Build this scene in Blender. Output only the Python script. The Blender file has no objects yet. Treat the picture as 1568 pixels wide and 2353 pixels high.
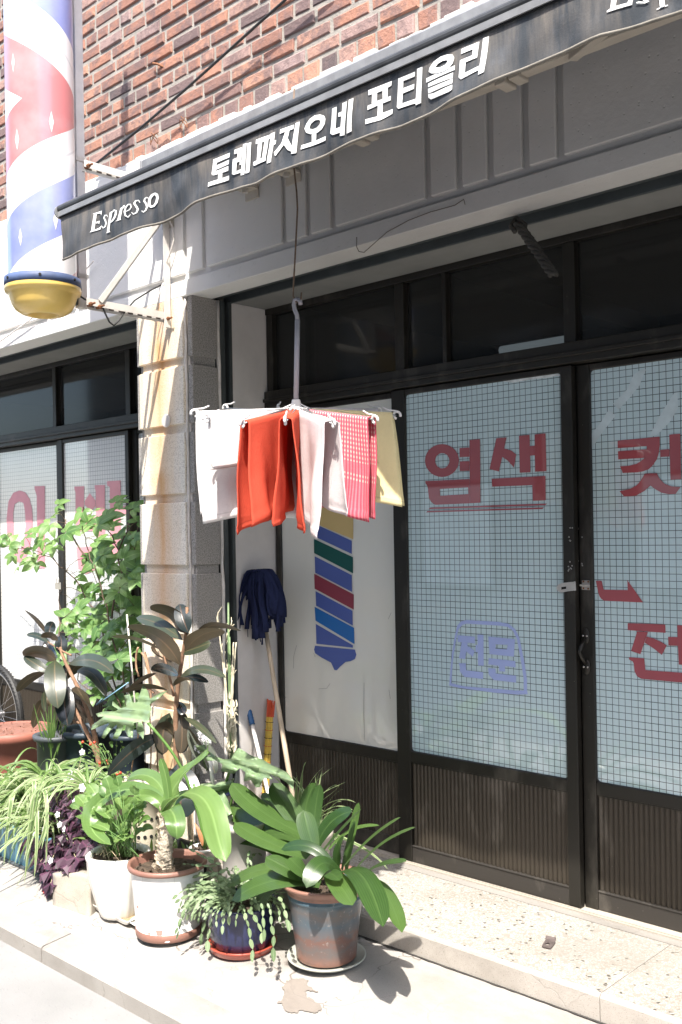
import bpy, bmesh, math, random
from mathutils import Vector as V, Matrix
from mathutils.geometry import tessellate_polygon
random.seed(7)
SC = bpy.context.scene
COL = SC.collection
rad = math.radians

# ------------------------------------------------------------------ camera
F = 2288.0; CX = 784.0; CY = 1225.0; ROLL = 0.0175
YAW = math.atan2(2401.0, F)
_az = math.pi - YAW
FW = V((math.cos(_az), math.sin(_az), 0)); RT = V((math.sin(_az), -math.cos(_az), 0))
_c, _s = math.cos(ROLL), math.sin(ROLL)
CR = RT * _c - V((0, 0, 1)) * _s
CU = V((0, 0, 1)) * _c + RT * _s
CP = V((1.916, -3.270, 1.41))
cam = bpy.data.cameras.new('camera')
cam.sensor_fit = 'VERTICAL'; cam.sensor_height = 36.0; cam.lens = 36.0 * F / 2353.0
cam.shift_y = (CY - 1176.5) / 2353.0
cam.clip_start = 0.05; cam.clip_end = 500
camo = bpy.data.objects.new('camera', cam); COL.objects.link(camo)
M = Matrix.Identity(4)
for i, a in enumerate((CR, CU, -FW)):
    for j in range(3): M[j][i] = a[j]
M[0][3], M[1][3], M[2][3] = CP
camo.matrix_world = M
SC.camera = camo

# ------------------------------------------------------------------ sky, sun, exposure
SUN_TO = V((0.74, -1.0, 1.97)).normalized()
SUN_EL = math.asin(SUN_TO.z); SUN_ROT = math.atan2(SUN_TO.x, SUN_TO.y)
W = bpy.data.worlds.new('World'); SC.world = W; W.use_nodes = True
wn = W.node_tree.nodes; wl = W.node_tree.links
bg = wn.get('Background') or wn.new('ShaderNodeBackground')
sky = wn.new('ShaderNodeTexSky'); sky.sky_type = 'NISHITA'; sky.sun_disc = False
sky.sun_elevation = SUN_EL; sky.sun_rotation = SUN_ROT
sky.dust_density = 2.5
wl.new(sky.outputs[0], bg.inputs[0]); bg.inputs[1].default_value = 0.15
sun = bpy.data.lights.new('sun', 'SUN'); sun.energy = 2.9; sun.angle = rad(0.6); sun.color = (1.0, 0.955, 0.88)
suno = bpy.data.objects.new('sun', sun); COL.objects.link(suno)
suno.rotation_euler = SUN_TO.to_track_quat('Z', 'Y').to_euler(); suno.location = (0, -6, 9)
SC.view_settings.view_transform = 'Standard'; SC.view_settings.look = 'None'
SC.view_settings.exposure = 1.95; SC.view_settings.gamma = 1.0
SC.cycles.max_bounces = 8; SC.cycles.diffuse_bounces = 4; SC.cycles.glossy_bounces = 3
SC.cycles.transparent_max_bounces = 8; SC.cycles.sample_clamp_indirect = 6

# ------------------------------------------------------------------ pixel of the photograph -> point on a real plane
def ray(x, y): return FW + CR * ((x - CX) / F) - CU * ((y - CY) / F)
def onY(x, y, Y):
    d = ray(x, y); return CP + d * ((Y - CP.y) / d.y)
def onX(x, y, X):
    d = ray(x, y); return CP + d * ((X - CP.x) / d.x)
def onZ(x, y, Z):
    d = ray(x, y); return CP + d * ((Z - CP.z) / d.z)
def gz(Y): return -0.088 + 0.075 * (Y + 0.56)      # pavement falls to the kerb
def onG(x, y):
    d = ray(x, y); t = (gz(CP.y) - CP.z) / (d.z - 0.075 * d.y); return CP + d * t
def ppm(p): return (V(p) - CP).dot(FW) / F          # metres per photo pixel at p

# ------------------------------------------------------------------ mesh builder
class MB:
    def __init__(s): s.v = []; s.f = []; s.m = []; s.uv = []; s.t = []
    def vert(s, p, uv=(0, 0), t=0.5):
        s.v.append((p[0], p[1], p[2])); s.uv.append(uv); s.t.append(t); return len(s.v) - 1
    def face(s, ids, m=0): s.f.append(tuple(ids)); s.m.append(m)
    def box(s, a, b, m=0, t=0.5):
        x0, y0, z0 = (min(a[i], b[i]) for i in range(3)); x1, y1, z1 = (max(a[i], b[i]) for i in range(3))
        n = len(s.v)
        for z in (z0, z1):
            for (x, y) in ((x0, y0), (x1, y0), (x1, y1), (x0, y1)): s.vert((x, y, z), t=t)
        for q in ((3, 2, 1, 0), (4, 5, 6, 7), (0, 1, 5, 4), (1, 2, 6, 5), (2, 3, 7, 6), (3, 0, 4, 7)):
            s.face([n + i for i in q], m)
    def obox(s, p, q, w, h, up=(0, 0, 1), m=0, t=0.5):   # bar from p to q
        p = V(p); q = V(q); d = (q - p).normalized(); a = d.cross(V(up))
        if a.length < 1e-5: a = d.cross(V((1, 0, 0)))
        a.normalize(); b = a.cross(d); n = len(s.v)
        for c in (p, q):
            for (i, j) in ((-1, -1), (1, -1), (1, 1), (-1, 1)): s.vert(c + a * (i * w / 2) + b * (j * h / 2), t=t)
        for f in ((3, 2, 1, 0), (4, 5, 6, 7), (0, 1, 5, 4), (1, 2, 6, 5), (2, 3, 7, 6), (3, 0, 4, 7)):
            s.face([n + i for i in f], m)
    def tube(s, pts, r, seg=8, m=0, cap=True, t=0.5):
        pts = [V(p) for p in pts]; k = len(pts)
        rs = r if isinstance(r, (list, tuple)) else [r] * k
        ref = None; rings = []
        for i, p in enumerate(pts):
            d = (pts[min(i + 1, k - 1)] - pts[max(i - 1, 0)])
            d = d.normalized() if d.length > 1e-9 else V((0, 0, 1))
            if ref is None:
                ref = d.cross(V((0, 0, 1)));
                if ref.length < 0.05: ref = d.cross(V((1, 0, 0)))
            a = ref - d * ref.dot(d); a.normalize(); ref = a; b = d.cross(a)
            rings.append([s.vert(p + (a * math.cos(2 * math.pi * j / seg) + b * math.sin(2 * math.pi * j / seg)) * rs[i],
                                 (j / seg, i / max(1, k - 1)), t) for j in range(seg)])
        for i in range(k - 1):
            for j in range(seg):
                s.face((rings[i][j], rings[i][(j + 1) % seg], rings[i + 1][(j + 1) % seg], rings[i + 1][j]), m)
        if cap:
            s.face(rings[0][::-1], m); s.face(rings[-1], m)
    def lathe(s, c, prof, seg=32, m=0, fn=None, t=0.5, cap=False):   # prof: (r, z)
        rings = []
        for k, (r, z) in enumerate(prof):
            ring = []
            for j in range(seg):
                a = 2 * math.pi * j / seg; rr = r * (fn(a, k, z) if fn else 1)
                ring.append(s.vert((c[0] + rr * math.cos(a), c[1] + rr * math.sin(a), c[2] + z), (j / seg, k / len(prof)), t))
            rings.append(ring)
        for k in range(len(prof) - 1):
            mm = m[k] if isinstance(m, (list, tuple)) else m
            for j in range(seg):
                s.face((rings[k][j], rings[k][(j + 1) % seg], rings[k + 1][(j + 1) % seg], rings[k + 1][j]), mm)
        if cap: s.face(rings[-1], m[-1] if isinstance(m, (list, tuple)) else m)
    def poly(s, loops, fn, m=0, t=0.5):    # loops of 2-D points (outer, holes); fn maps a 2-D point to 3-D
        l3 = [[V((x, y, 0)) for (x, y) in lp] for lp in loops]
        tris = tessellate_polygon(l3); flat = [p for lp in loops for p in lp]; n = len(s.v)
        for p in flat: s.vert(fn(*p), t=t)
        for tr in tris: s.face([n + i for i in tr], m)
    def build(s, name, mats, parent=None, smooth=False, origin=None, bevel=0, subdiv=0, solid=0, fixn=False):
        if not isinstance(mats, (list, tuple)): mats = [mats]
        if parent is not None: o0 = wloc(parent)
        elif origin is not None: o0 = V(origin)
        else:
            xs = [p[0] for p in s.v]; ys = [p[1] for p in s.v]; zs = [p[2] for p in s.v]
            o0 = V(((min(xs) + max(xs)) / 2, (min(ys) + max(ys)) / 2, min(zs)))
        me = bpy.data.meshes.new(name)
        me.from_pydata([(p[0] - o0.x, p[1] - o0.y, p[2] - o0.z) for p in s.v], [], s.f)
        for mt in mats: me.materials.append(mt)
        me.polygons.foreach_set('material_index', s.m)
        if smooth: me.polygons.foreach_set('use_smooth', [True] * len(s.f))
        uvl = me.uv_layers.new(name='UVMap'); at = me.attributes.new('tint', 'FLOAT', 'POINT')
        vi = [l.vertex_index for l in me.loops]
        uvl.data.foreach_set('uv', [c for i in vi for c in s.uv[i]])
        at.data.foreach_set('value', s.t)
        me.update()
        if fixn:
            bm = bmesh.new(); bm.from_mesh(me); bmesh.ops.recalc_face_normals(bm, faces=bm.faces); bm.to_mesh(me); bm.free()
        ob = bpy.data.objects.new(name, me); COL.objects.link(ob)
        if parent is not None: ob.parent = parent
        else: ob.location = o0
        if solid:
            md = ob.modifiers.new('s', 'SOLIDIFY'); md.thickness = solid; md.offset = 0
        if bevel:
            md = ob.modifiers.new('b', 'BEVEL'); md.width = bevel; md.segments = 2; md.limit_method = 'ANGLE'; md.angle_limit = rad(40)
        if subdiv:
            md = ob.modifiers.new('d', 'SUBSURF'); md.levels = subdiv; md.render_levels = subdiv
        return ob
def wloc(o):
    p = V((0, 0, 0))
    while o is not None: p = p + V(o.location); o = o.parent
    return p
def tag(o, label=None, cat=None, group=None, kind=None):
    if label: o['label'] = label
    if cat: o['category'] = cat
    if group: o['group'] = group
    if kind: o['kind'] = kind
    return o
def thing(name, loc, label, cat, group=None):
    o = bpy.data.objects.new(name, None); COL.objects.link(o); o.location = loc; o.empty_display_size = 0.1
    return tag(o, label, cat, group)

# ------------------------------------------------------------------ materials
class NT:
    def __init__(s, name):
        s.mat = bpy.data.materials.new(name); s.mat.use_nodes = True
        s.n = s.mat.node_tree.nodes; s.l = s.mat.node_tree.links
        s.b = s.n['Principled BSDF']; s.out = s.n['Material Output']
        s._tc = None
    def link(s, a, b): s.l.new(a, b)
    def put(s, sock, val):
        if hasattr(val, 'is_linked') or isinstance(val, bpy.types.NodeSocket): s.l.new(val, sock)
        elif isinstance(val, (tuple, list)) and len(val) == 3 and sock.type == 'RGBA': sock.default_value = (*val, 1)
        else: sock.default_value = val
    def tc(s, k='Object'):
        if not s._tc: s._tc = s.n.new('ShaderNodeTexCoord')
        return s._tc.outputs[k]
    def attr(s, name='tint'):
        a = s.n.new('ShaderNodeAttribute'); a.attribute_name = name; return a.outputs['Fac']
    def map(s, vec, scale=(1, 1, 1), loc=(0, 0, 0)):
        m = s.n.new('ShaderNodeMapping'); s.l.new(vec, m.inputs[0]); m.inputs['Scale'].default_value = scale; m.inputs['Location'].default_value = loc
        return m.outputs[0]
    def noise(s, scale=5, detail=4, rough=0.55, vec=None, dist=0):
        t = s.n.new('ShaderNodeTexNoise'); s.l.new(vec if vec is not None else s.tc(), t.inputs['Vector'])
        t.inputs['Scale'].default_value = scale; t.inputs['Detail'].default_value = detail; t.inputs['Roughness'].default_value = rough
        t.inputs['Distortion'].default_value = dist
        return t.outputs['Fac']
    def voro(s, scale=5, feat='F1', vec=None, out='Distance', rnd=1):
        t = s.n.new('ShaderNodeTexVoronoi'); t.feature = feat; s.l.new(vec if vec is not None else s.tc(), t.inputs['Vector'])
        t.inputs['Scale'].default_value = scale; t.inputs['Randomness'].default_value = rnd
        return t.outputs[out]
    def ramp(s, fac, stops, interp='LINEAR'):
        r = s.n.new('ShaderNodeValToRGB'); s.put(r.inputs[0], fac); e = r.color_ramp.elements; r.color_ramp.interpolation = interp
        while len(e) > 1: e.remove(e[-1])
        for i, (p, c) in enumerate(stops):
            q = e[0] if i == 0 else e.new(p)
            q.position = p; c = (c, c, c) if isinstance(c, (int, float)) else c; q.color = (*c, 1)
        return r.outputs[0]
    def mix(s, fac, a, b, mode='MIX'):
        m = s.n.new('ShaderNodeMix'); m.data_type = 'RGBA'; m.blend_type = mode
        s.put(m.inputs[0], fac); s.put(m.inputs[6], a); s.put(m.inputs[7], b); return m.outputs[2]
    def math(s, op, a, b=0.0, clamp=False):
        m = s.n.new('ShaderNodeMath'); m.operation = op; m.use_clamp = clamp; s.put(m.inputs[0], a); s.put(m.inputs[1], b); return m.outputs[0]
    def sep(s, vec=None):
        m = s.n.new('ShaderNodeSeparateXYZ'); s.l.new(vec if vec is not None else s.tc(), m.inputs[0]); return m.outputs
    def bump(s, h, strength=0.3, dist=0.01):
        b = s.n.new('ShaderNodeBump'); s.put(b.inputs['Height'], h); b.inputs['Strength'].default_value = strength; b.inputs['Distance'].default_value = dist
        s.l.new(b.outputs[0], s.b.inputs['Normal']); return b.outputs[0]
    def set(s, col=None, rough=None, metal=None, coat=None, spec=None, coatr=None):
        if col is not None: s.put(s.b.inputs['Base Color'], col)
        if rough is not None: s.put(s.b.inputs['Roughness'], rough)
        if metal is not None: s.put(s.b.inputs['Metallic'], metal)
        if coat is not None: s.put(s.b.inputs['Coat Weight'], coat)
        if coatr is not None: s.put(s.b.inputs['Coat Roughness'], coatr)
        if spec is not None: s.put(s.b.inputs['Specular IOR Level'], spec)
        return s
def plain(name, col, rough=0.6, var=0.15, scale=12, bump=0.15, metal=0, bscale=60, bd=0.002, coat=0, spec=0.5):
    t = NT(name); n = t.noise(scale, 5, 0.6)
    lo = tuple(c * (1 - var) for c in col); hi = tuple(min(1, c * (1 + var)) for c in col)
    t.set(t.ramp(n, [(0.3, lo), (0.7, hi)]), rough, metal, coat, spec)
    if coat >= .6: t.b.inputs['Coat IOR'].default_value = 1.75
    if bump: t.bump(t.noise(bscale, 4, 0.6), bump, bd)
    return t.mat
def leafmat(name, dark, light, mid, rough=0.38, trans=0.3, edge=None, veins=0.0, vscale=26, under=None, rib=0.7):
    t = NT(name); uv = t.sep(t.tc('UV')); u = uv[0]
    d = t.math('ABSOLUTE', t.math('SUBTRACT', u, 0.5))
    c = t.mix(t.attr(), dark, light)
    n = t.noise(14, 4, 0.6); c = t.mix(t.math('MULTIPLY', n, 0.55), c, tuple(x * 0.62 for x in dark))
    if veins:
        w = t.math('SINE', t.math('MULTIPLY', u, vscale * 6.283)); w = t.math('MULTIPLY', t.math('ADD', w, 1.0), 0.5 * veins)
        c = t.mix(w, c, tuple(min(1, x * 1.6) for x in light))
    if edge:
        e = t.ramp(d, [(0.22, 0), (0.30, 1)]); c = t.mix(e, c, edge)
    mr = t.ramp(d, [(0.02, 1), (0.055, 0)]); c = t.mix(t.math('MULTIPLY', mr, rib), c, mid)
    if under:
        g = t.n.new('ShaderNodeNewGeometry'); c = t.mix(g.outputs['Backfacing'], c, under)
    t.set(c, rough, 0, 0.0, 0.5)
    t.bump(t.math('ADD', t.noise(40, 3), t.math('MULTIPLY', mr, -0.8)), 0.12, 0.003)
    tr = t.n.new('ShaderNodeBsdfTranslucent'); t.link(t.mix(0.5, c, tuple(min(1, x * 2.2) for x in light)), tr.inputs['Color'])
    ms = t.n.new('ShaderNodeMixShader'); ms.inputs[0].default_value = trans
    t.link(t.b.outputs[0], ms.inputs[1]); t.link(tr.outputs[0], ms.inputs[2]); t.link(ms.outputs[0], t.out.inputs['Surface'])
    return t.mat

def m_plaster():
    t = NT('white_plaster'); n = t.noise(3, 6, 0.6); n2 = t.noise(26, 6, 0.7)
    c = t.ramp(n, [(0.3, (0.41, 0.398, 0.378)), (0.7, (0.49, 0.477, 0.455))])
    x = t.math('ADD', t.sep()[0], t.math('MULTIPLY', t.math('SUBTRACT', n, 0.5), 0.5)); wh = t.ramp(t.math('MULTIPLY', x, 0.7), [(0.22, 1), (0.75, 0)]); c = t.mix(wh, c, (0.70, 0.685, 0.66)); c = t.mix(t.ramp(n2, [(0.62, 0), (0.78, 0.3)]), c, (0.30, 0.285, 0.265))  # light falloff along the wall put into the colour, brighter to the left
    t.set(c, 0.85); pits = t.ramp(t.voro(38), [(0.05, 0), (0.16, 1)])
    t.bump(t.math('ADD', t.math('MULTIPLY', n2, 0.8), t.math('MULTIPLY', pits, 0.5)), 0.55, 0.004); return t.mat
def m_brick():
    t = NT('old_brick'); a = t.attr()
    c = t.ramp(a, [(0.0, (0.10, 0.08, 0.082)), (0.14, (0.20, 0.135, 0.128)), (0.30, (0.33, 0.165, 0.12)), (0.55, (0.41, 0.20, 0.135)), (0.8, (0.46, 0.25, 0.175)), (1.0, (0.35, 0.25, 0.235))])
    n = t.noise(11, 6, 0.7); c = t.mix(t.ramp(n, [(0.46, 0), (0.60, 0.8)]), c, (0.185, 0.125, 0.12))
    n2 = t.noise(60, 5, 0.7); c = t.mix(t.ramp(n2, [(0.62, 0), (0.75, 0.5)]), c, (0.55, 0.40, 0.34))
    c = t.mix(1.0, c, (.86, .86, .86), 'MULTIPLY'); t.set(c, 0.88); t.bump(t.math('ADD', n2, t.math('MULTIPLY', n, 1.2)), 0.8, 0.006); return t.mat
def m_granite(stain):
    t = NT('stained_granite' if stain else 'granite'); n = t.noise(170, 3, 0.85)
    c = t.ramp(n, [(0.36, (0.34, 0.315, 0.29) if stain else (0.06, 0.058, 0.057)), (0.47, (0.76, 0.715, 0.64) if stain else (0.25, 0.24, 0.23)), (0.62, (0.86, 0.82, 0.75) if stain else (0.37, 0.355, 0.34))])  # pale front, dark side slabs: sun and shade put into one granite's colours
    c = t.mix(t.math('MULTIPLY', t.noise(5, 4), 0.35), c, (0.62, 0.53, 0.41) if stain else (0.40, 0.35, 0.29))
    if stain:
        p = t.sep(); x = t.math('ADD', p[0], t.math('MULTIPLY', t.math('SUBTRACT', t.noise(3, 3, 0.5, t.map(t.tc(), (1, 1, 1))), 0.5), 0.08))
        g = t.math('SUBTRACT', x, -0.02); g = t.math('ABSOLUTE', g)
        s = t.ramp(g, [(0.0, 1), (0.03, 0.7), (0.08, 0.32), (0.16, 0)])
        z = t.math('FRACT', t.math('MULTIPLY', t.math('ADD', p[2], 0.12), 1 / 0.62)); fade = t.ramp(z, [(0.0, 0.7), (0.55, 0.85), (0.9, 1), (1.0, 0.65)])
        s = t.math('MULTIPLY', s, fade); nn = t.noise(18, 4, 0.6, t.map(t.tc(), (1.4, 1, 0.16)))
        s = t.math('MULTIPLY', s, t.ramp(nn, [(0.3, 0.75), (0.65, 1)]))
        c = t.mix(t.math('MULTIPLY', s, 1.0, True), c, (0.56, 0.27, 0.075))
        w = t.ramp(t.noise(4, 4, 0.6, t.map(t.tc(), (2.2, 1, 0.25))), [(0.42, 0), (0.7, 0.6)]); c = t.mix(w, c, (0.68, 0.50, 0.26))
    t.set(c, 0.8); t.bump(n, 0.25, 0.002); return t.mat
def m_bronze(name, col=(0.021, 0.0187, 0.0147), dust=0.55, rough=0.42):
    t = NT(name); n = t.noise(5, 5, 0.6, t.map(t.tc(), (1.5, 1.5, 0.6))); n2 = t.noise(30, 6, 0.7)
    f = t.math('MULTIPLY', t.ramp(n, [(0.55, 0), (0.85, 1)]), dust)
    c = t.mix(f, col, (0.18, 0.16, 0.135)); sp = t.ramp(t.voro(26), [(0.03, 0.4), (0.045, 0)]); c = t.mix(sp, c, (0.3, 0.27, 0.23))
    t.set(c, t.math('ADD', t.math('MULTIPLY', n2, 0.25), rough - 0.1), 0.35); t.bump(n2, 0.12, 0.002); return t.mat
def m_wire(name, col, lo, line=(0.035, 0.05, 0.055), coat=1.0, lw=0.00125):
    t = NT(name); p = t.sep(t.tc('Object'))
    def g(s):
        f = t.math('FRACT', t.math('MULTIPLY', s, 1 / 0.0252)); return t.math('LESS_THAN', t.math('ABSOLUTE', t.math('SUBTRACT', f, 0.5)), lw / 0.0252)
    gl = t.math('MAXIMUM', g(p[0]), g(p[2])); n = t.noise(2.2, 4, 0.55); c = t.ramp(n, [(0.3, lo), (0.7, col)])
    c = t.mix(t.math('MULTIPLY', gl, t.ramp(t.noise(5, 3), [(0.3, 0.75), (0.6, 0.97)])), c, line)
    t.set(c, 0.5, 0, coat, 0.4, 0.03); t.b.inputs['Coat IOR'].default_value = 1.9
    nm = t.bump(t.noise(1.5, 2), 0.02, 0.01); return t.mat
def m_awning():
    t = NT('awning_fabric'); n = t.noise(7, 6, 0.65, t.map(t.tc(), (3.0, 1, 0.45))); n2 = t.noise(3, 5, 0.6); n3 = t.noise(220, 2)
    c = t.ramp(n2, [(0.3, (0.024, 0.028, 0.034)), (0.7, (0.050, 0.057, 0.065))])
    z = t.sep()[2]; up = t.ramp(t.math('MULTIPLY', z, 1.0), [(0.0, 0.25), (0.10, 0.45), (0.19, 1)])
    f = t.math('MULTIPLY', t.ramp(n, [(0.40, 0), (0.66, 0.9)]), up); c = t.mix(f, c, (0.22, 0.19, 0.16))
    c = t.mix(t.ramp(t.noise(9, 5, 0.7, t.map(t.tc(), (1.6, 1, 1.2), (3, 0, 1))), [(0.54, 0), (0.78, 0.5)]), c, (0.12, 0.13, 0.15))
    t.set(c, 0.62, 0, 0, 0.4); t.bump(t.math('ADD', t.math('MULTIPLY', n3, 0.2), t.math('ADD', n, n2)), 0.35, 0.006); return t.mat
def m_terrazzo():
    t = NT('terrazzo'); vec = t.tc()
    c = t.voro(96, 'F1', vec, 'Color'); d = t.voro(96, 'DISTANCE_TO_EDGE', vec)
    r = t.sep(c)[0]
    chip = t.ramp(r, [(0.0, (0.08, 0.075, 0.06)), (0.020, (0.11, 0.105, 0.095)), (0.024, (0.58, 0.55, 0.50)), (0.5, (0.66, 0.635, 0.59)), (0.8, (0.46, 0.42, 0.365)), (0.93, (0.60, 0.565, 0.515))], 'CONSTANT')
    e = t.ramp(d, [(0.05, 1), (0.13, 0)]); col = t.mix(e, chip, (0.43, 0.385, 0.33))
    st = t.ramp(t.noise(2.3, 5, 0.65), [(0.5, 0), (0.72, 0.6)]); col = t.mix(st, col, (0.68, 0.64, 0.58), 'MULTIPLY')
    st2 = t.ramp(t.noise(1.6, 4, 0.6, t.map(vec, (1, 1, 1), (5, 2, 0))), [(0.56, 0), (0.70, 0.5)]); col = t.mix(st2, col, (0.37, 0.335, 0.285))
    t.set(t.mix(1.0, col, (.63, .635, .64), 'MULTIPLY'), 0.55); t.bump(t.noise(90, 4), 0.15, 0.002); return t.mat
def m_concrete(name, a, b, crack=0.85, pit=0.55):
    t = NT(name); n = t.noise(2.2, 7, 0.62); n2 = t.noise(70, 5, 0.7); n3 = t.noise(240, 3, 0.7)
    c = t.ramp(n, [(0.32, a), (0.68, b)])
    w = t.noise(3.5, 4, 0.6); vec = t.n.new('ShaderNodeVectorMath'); vec.operation = 'ADD'; t.link(t.tc(), vec.inputs[0])
    cm = t.n.new('ShaderNodeCombineXYZ'); t.link(t.math('MULTIPLY', w, 0.5), cm.inputs[0]); t.link(t.math('MULTIPLY', t.noise(2.6, 3), 0.5), cm.inputs[1]); t.link(cm.outputs[0], vec.inputs[1])
    ck = t.voro(2.1, 'DISTANCE_TO_EDGE', vec.outputs[0]); cr = t.ramp(ck, [(0.0, 1), (0.0085, 0)])
    cr = t.math('MULTIPLY', cr, t.ramp(n, [(0.42, 0.1), (0.56, crack)])); sn = t.ramp(t.noise(1.3, 6, 0.7, t.map(t.tc(), (1, 1.6, 1), (4, 1, 0))), [(0.50, 0), (0.68, 0.55)]); c = t.mix(sn, c, tuple(x * 0.62 for x in (a[0], a[1] * .97, a[2] * .92))); c = t.mix(cr, c, (0.12, 0.10, 0.085))
    c = t.mix(t.ramp(n3, [(0.58, 0), (0.70, pit)]), c, (0.15, 0.132, 0.115))
    t.set(c, 0.9); t.bump(t.math('ADD', t.math('ADD', n2, t.math('MULTIPLY', n3, 0.6)), t.math('MULTIPLY', cr, -3.0)), 0.4, 0.003); return t.mat
def m_road():
    t = NT('worn_road'); vec = t.map(t.tc(), (1, 2.6, 1)); v = t.voro(42, 'F1', vec); r = t.sep(t.voro(42, 'F1', vec, 'Color'))[1]
    st = t.math('MULTIPLY', t.ramp(v, [(0.16, 1), (0.30, 0)]), t.math('GREATER_THAN', r, 0.72))
    n = t.noise(2, 6); c = t.ramp(n, [(0.3, (0.19, 0.187, 0.18)), (0.7, (0.25, 0.245, 0.237))]); c = t.mix(t.math('MULTIPLY', st, 0.7), c, (0.20, 0.195, 0.19))
    t.set(c, 0.9); t.bump(t.math('ADD', t.noise(120, 4), t.math('MULTIPLY', st, -1.0)), 0.4, 0.003); return t.mat
def m_glass(name, tint=0.32, spec=0.9):
    t = NT(name); t.n.remove(t.b); tr = t.n.new('ShaderNodeBsdfTransparent'); tr.inputs[0].default_value = (tint, tint, tint * 0.97, 1)
    gl = t.n.new('ShaderNodeBsdfGlossy'); gl.inputs['Roughness'].default_value = 0.06; gl.inputs['Color'].default_value = (0.7, 0.72, 0.72, 1)
    fr = t.n.new('ShaderNodeFresnel'); fr.inputs[0].default_value = 1.35
    f = t.math('MULTIPLY', fr.outputs[0], spec)
    df = t.n.new('ShaderNodeBsdfDiffuse'); df.inputs[0].default_value = (.16, .155, .142, 1); m0 = t.n.new('ShaderNodeMixShader'); m0.inputs[0].default_value = .16; t.link(tr.outputs[0], m0.inputs[1]); t.link(df.outputs[0], m0.inputs[2])
    ms = t.n.new('ShaderNodeMixShader'); t.link(f, ms.inputs[0]); t.link(m0.outputs[0], ms.inputs[1]); t.link(gl.outputs[0], ms.inputs[2]); t.link(ms.outputs[0], t.out.inputs[0]); return t.mat
def emis(name, col, st):
    t = NT(name); t.set((0.8, 0.8, 0.8)); t.b.inputs['Emission Color'].default_value = (*col, 1); t.b.inputs['Emission Strength'].default_value = st; return t.mat

PLASTER = m_plaster(); BRICK = m_brick(); MORTAR = plain('mortar', (0.31, 0.287, 0.256), 0.95, 0.2, 20, 0.8, bscale=90, bd=0.004)
GRAN = m_granite(False); GRANST = m_granite(True); SEAL = plain('white_sealant', (0.62, 0.58, 0.54), 0.7, 0.15, 20, 0.5, bscale=30, bd=0.006)
JAMB = plain('jamb_paint', (0.56, 0.525, 0.50), 0.65, 0.08, 6, 0.15); BRONZE = m_bronze('bronze_frame'); RIB = m_bronze('ribbed_metal', (0.043, 0.0345, 0.025), 0.9, 0.42)
KICK = m_bronze('dusty_kick_rail', (0.045, 0.04, 0.035), 1.0, 0.5)
STEELDK = plain('grey_painted_steel', (0.05, 0.058, 0.058), 0.5, 0.2, 8, 0.1)
SOFFIT = plain('recess_soffit', (0.21, 0.21, 0.197), 0.8, 0.1, 5, 0.2); BLACK = plain('black_gap', (0.008, 0.008, 0.008), 0.9, 0.1, 5, 0)
FILM = m_wire('blue_wired_glass', (0.51, 0.635, 0.66), (0.465, 0.60, 0.63)); FILMW = m_wire('white_wired_glass', (0.70, 0.70, 0.685), (0.60, 0.60, 0.59), (0.20, 0.21, 0.22), lw=0.0011)
BOARD = plain('white_panel', (0.76, 0.745, 0.68), 0.35, 0.04, 2, 0.0, bscale=3, coat=1.0); GLASS = m_glass('dark_transom_glass')
VRED = plain('red_vinyl', (0.33, 0.055, 0.065), 0.5, 0.08, 4, 0.0, coat=1.0); VPINK = plain('sunlit_pink_vinyl', (0.60, 0.27, 0.31), 0.5, 0.1, 5, 0.02)  # pink letters: red vinyl with strong sun put into its colour
VBLUE = plain('pale_blue_tape', (0.33, 0.40, 0.68), 0.55, 0.06, 6, 0.05)
STICK = [plain(n, c, 0.4, 0.04, 4, 0.02) for n, c in (('sticker_yellow', (0.60, 0.44, 0.19)), ('sticker_blue', (0.075, 0.115, 0.36)), ('sticker_green', (0.004, 0.085, 0.075)), ('sticker_red', (0.26, 0.045, 0.07)), ('sticker_bright_blue', (0.02, 0.14, 0.42)))]
AWN = m_awning(); WHITE = plain('white_print', (0.80, 0.80, 0.78), 0.6, 0.03, 10, 0.05); CREAM = plain('cream_aluminium', (0.40, 0.36, 0.305), 0.5, 0.08, 8, 0.05)
GREYAL = plain('grey_aluminium', (0.30, 0.30, 0.30), 0.4, 0.2, 14, 0.1, metal=0.4); HEM = plain('valance_hem', (0.17, 0.155, 0.13), 0.8, 0.25, 30, 0.4)
TERR = m_terrazzo(); CONC = m_concrete('pavement_concrete', (0.275, 0.255, 0.232), (0.335, 0.316, 0.292)); KERBM = m_concrete('kerb_concrete', (0.235, 0.217, 0.196), (0.30, 0.281, 0.256), 0.3); STEPF = m_concrete('step_riser_concrete', (0.33, 0.30, 0.265), (0.42, 0.385, 0.345), 0.15, 0.8)
ROAD = m_road(); STEEL = plain('galvanised_steel', (0.50, 0.48, 0.45), 0.45, 0.15, 16, 0.1, metal=0.55); RUST = plain('rust', (0.22, 0.09, 0.04), 0.85, 0.35, 30, 0.4)
RUBBER = plain('black_rubber', (0.018, 0.018, 0.018), 0.6, 0.2, 20, 0.1); INNER = plain('dim_interior', (0.10, 0.095, 0.085), 0.9, 0.1, 3, 0)

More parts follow.
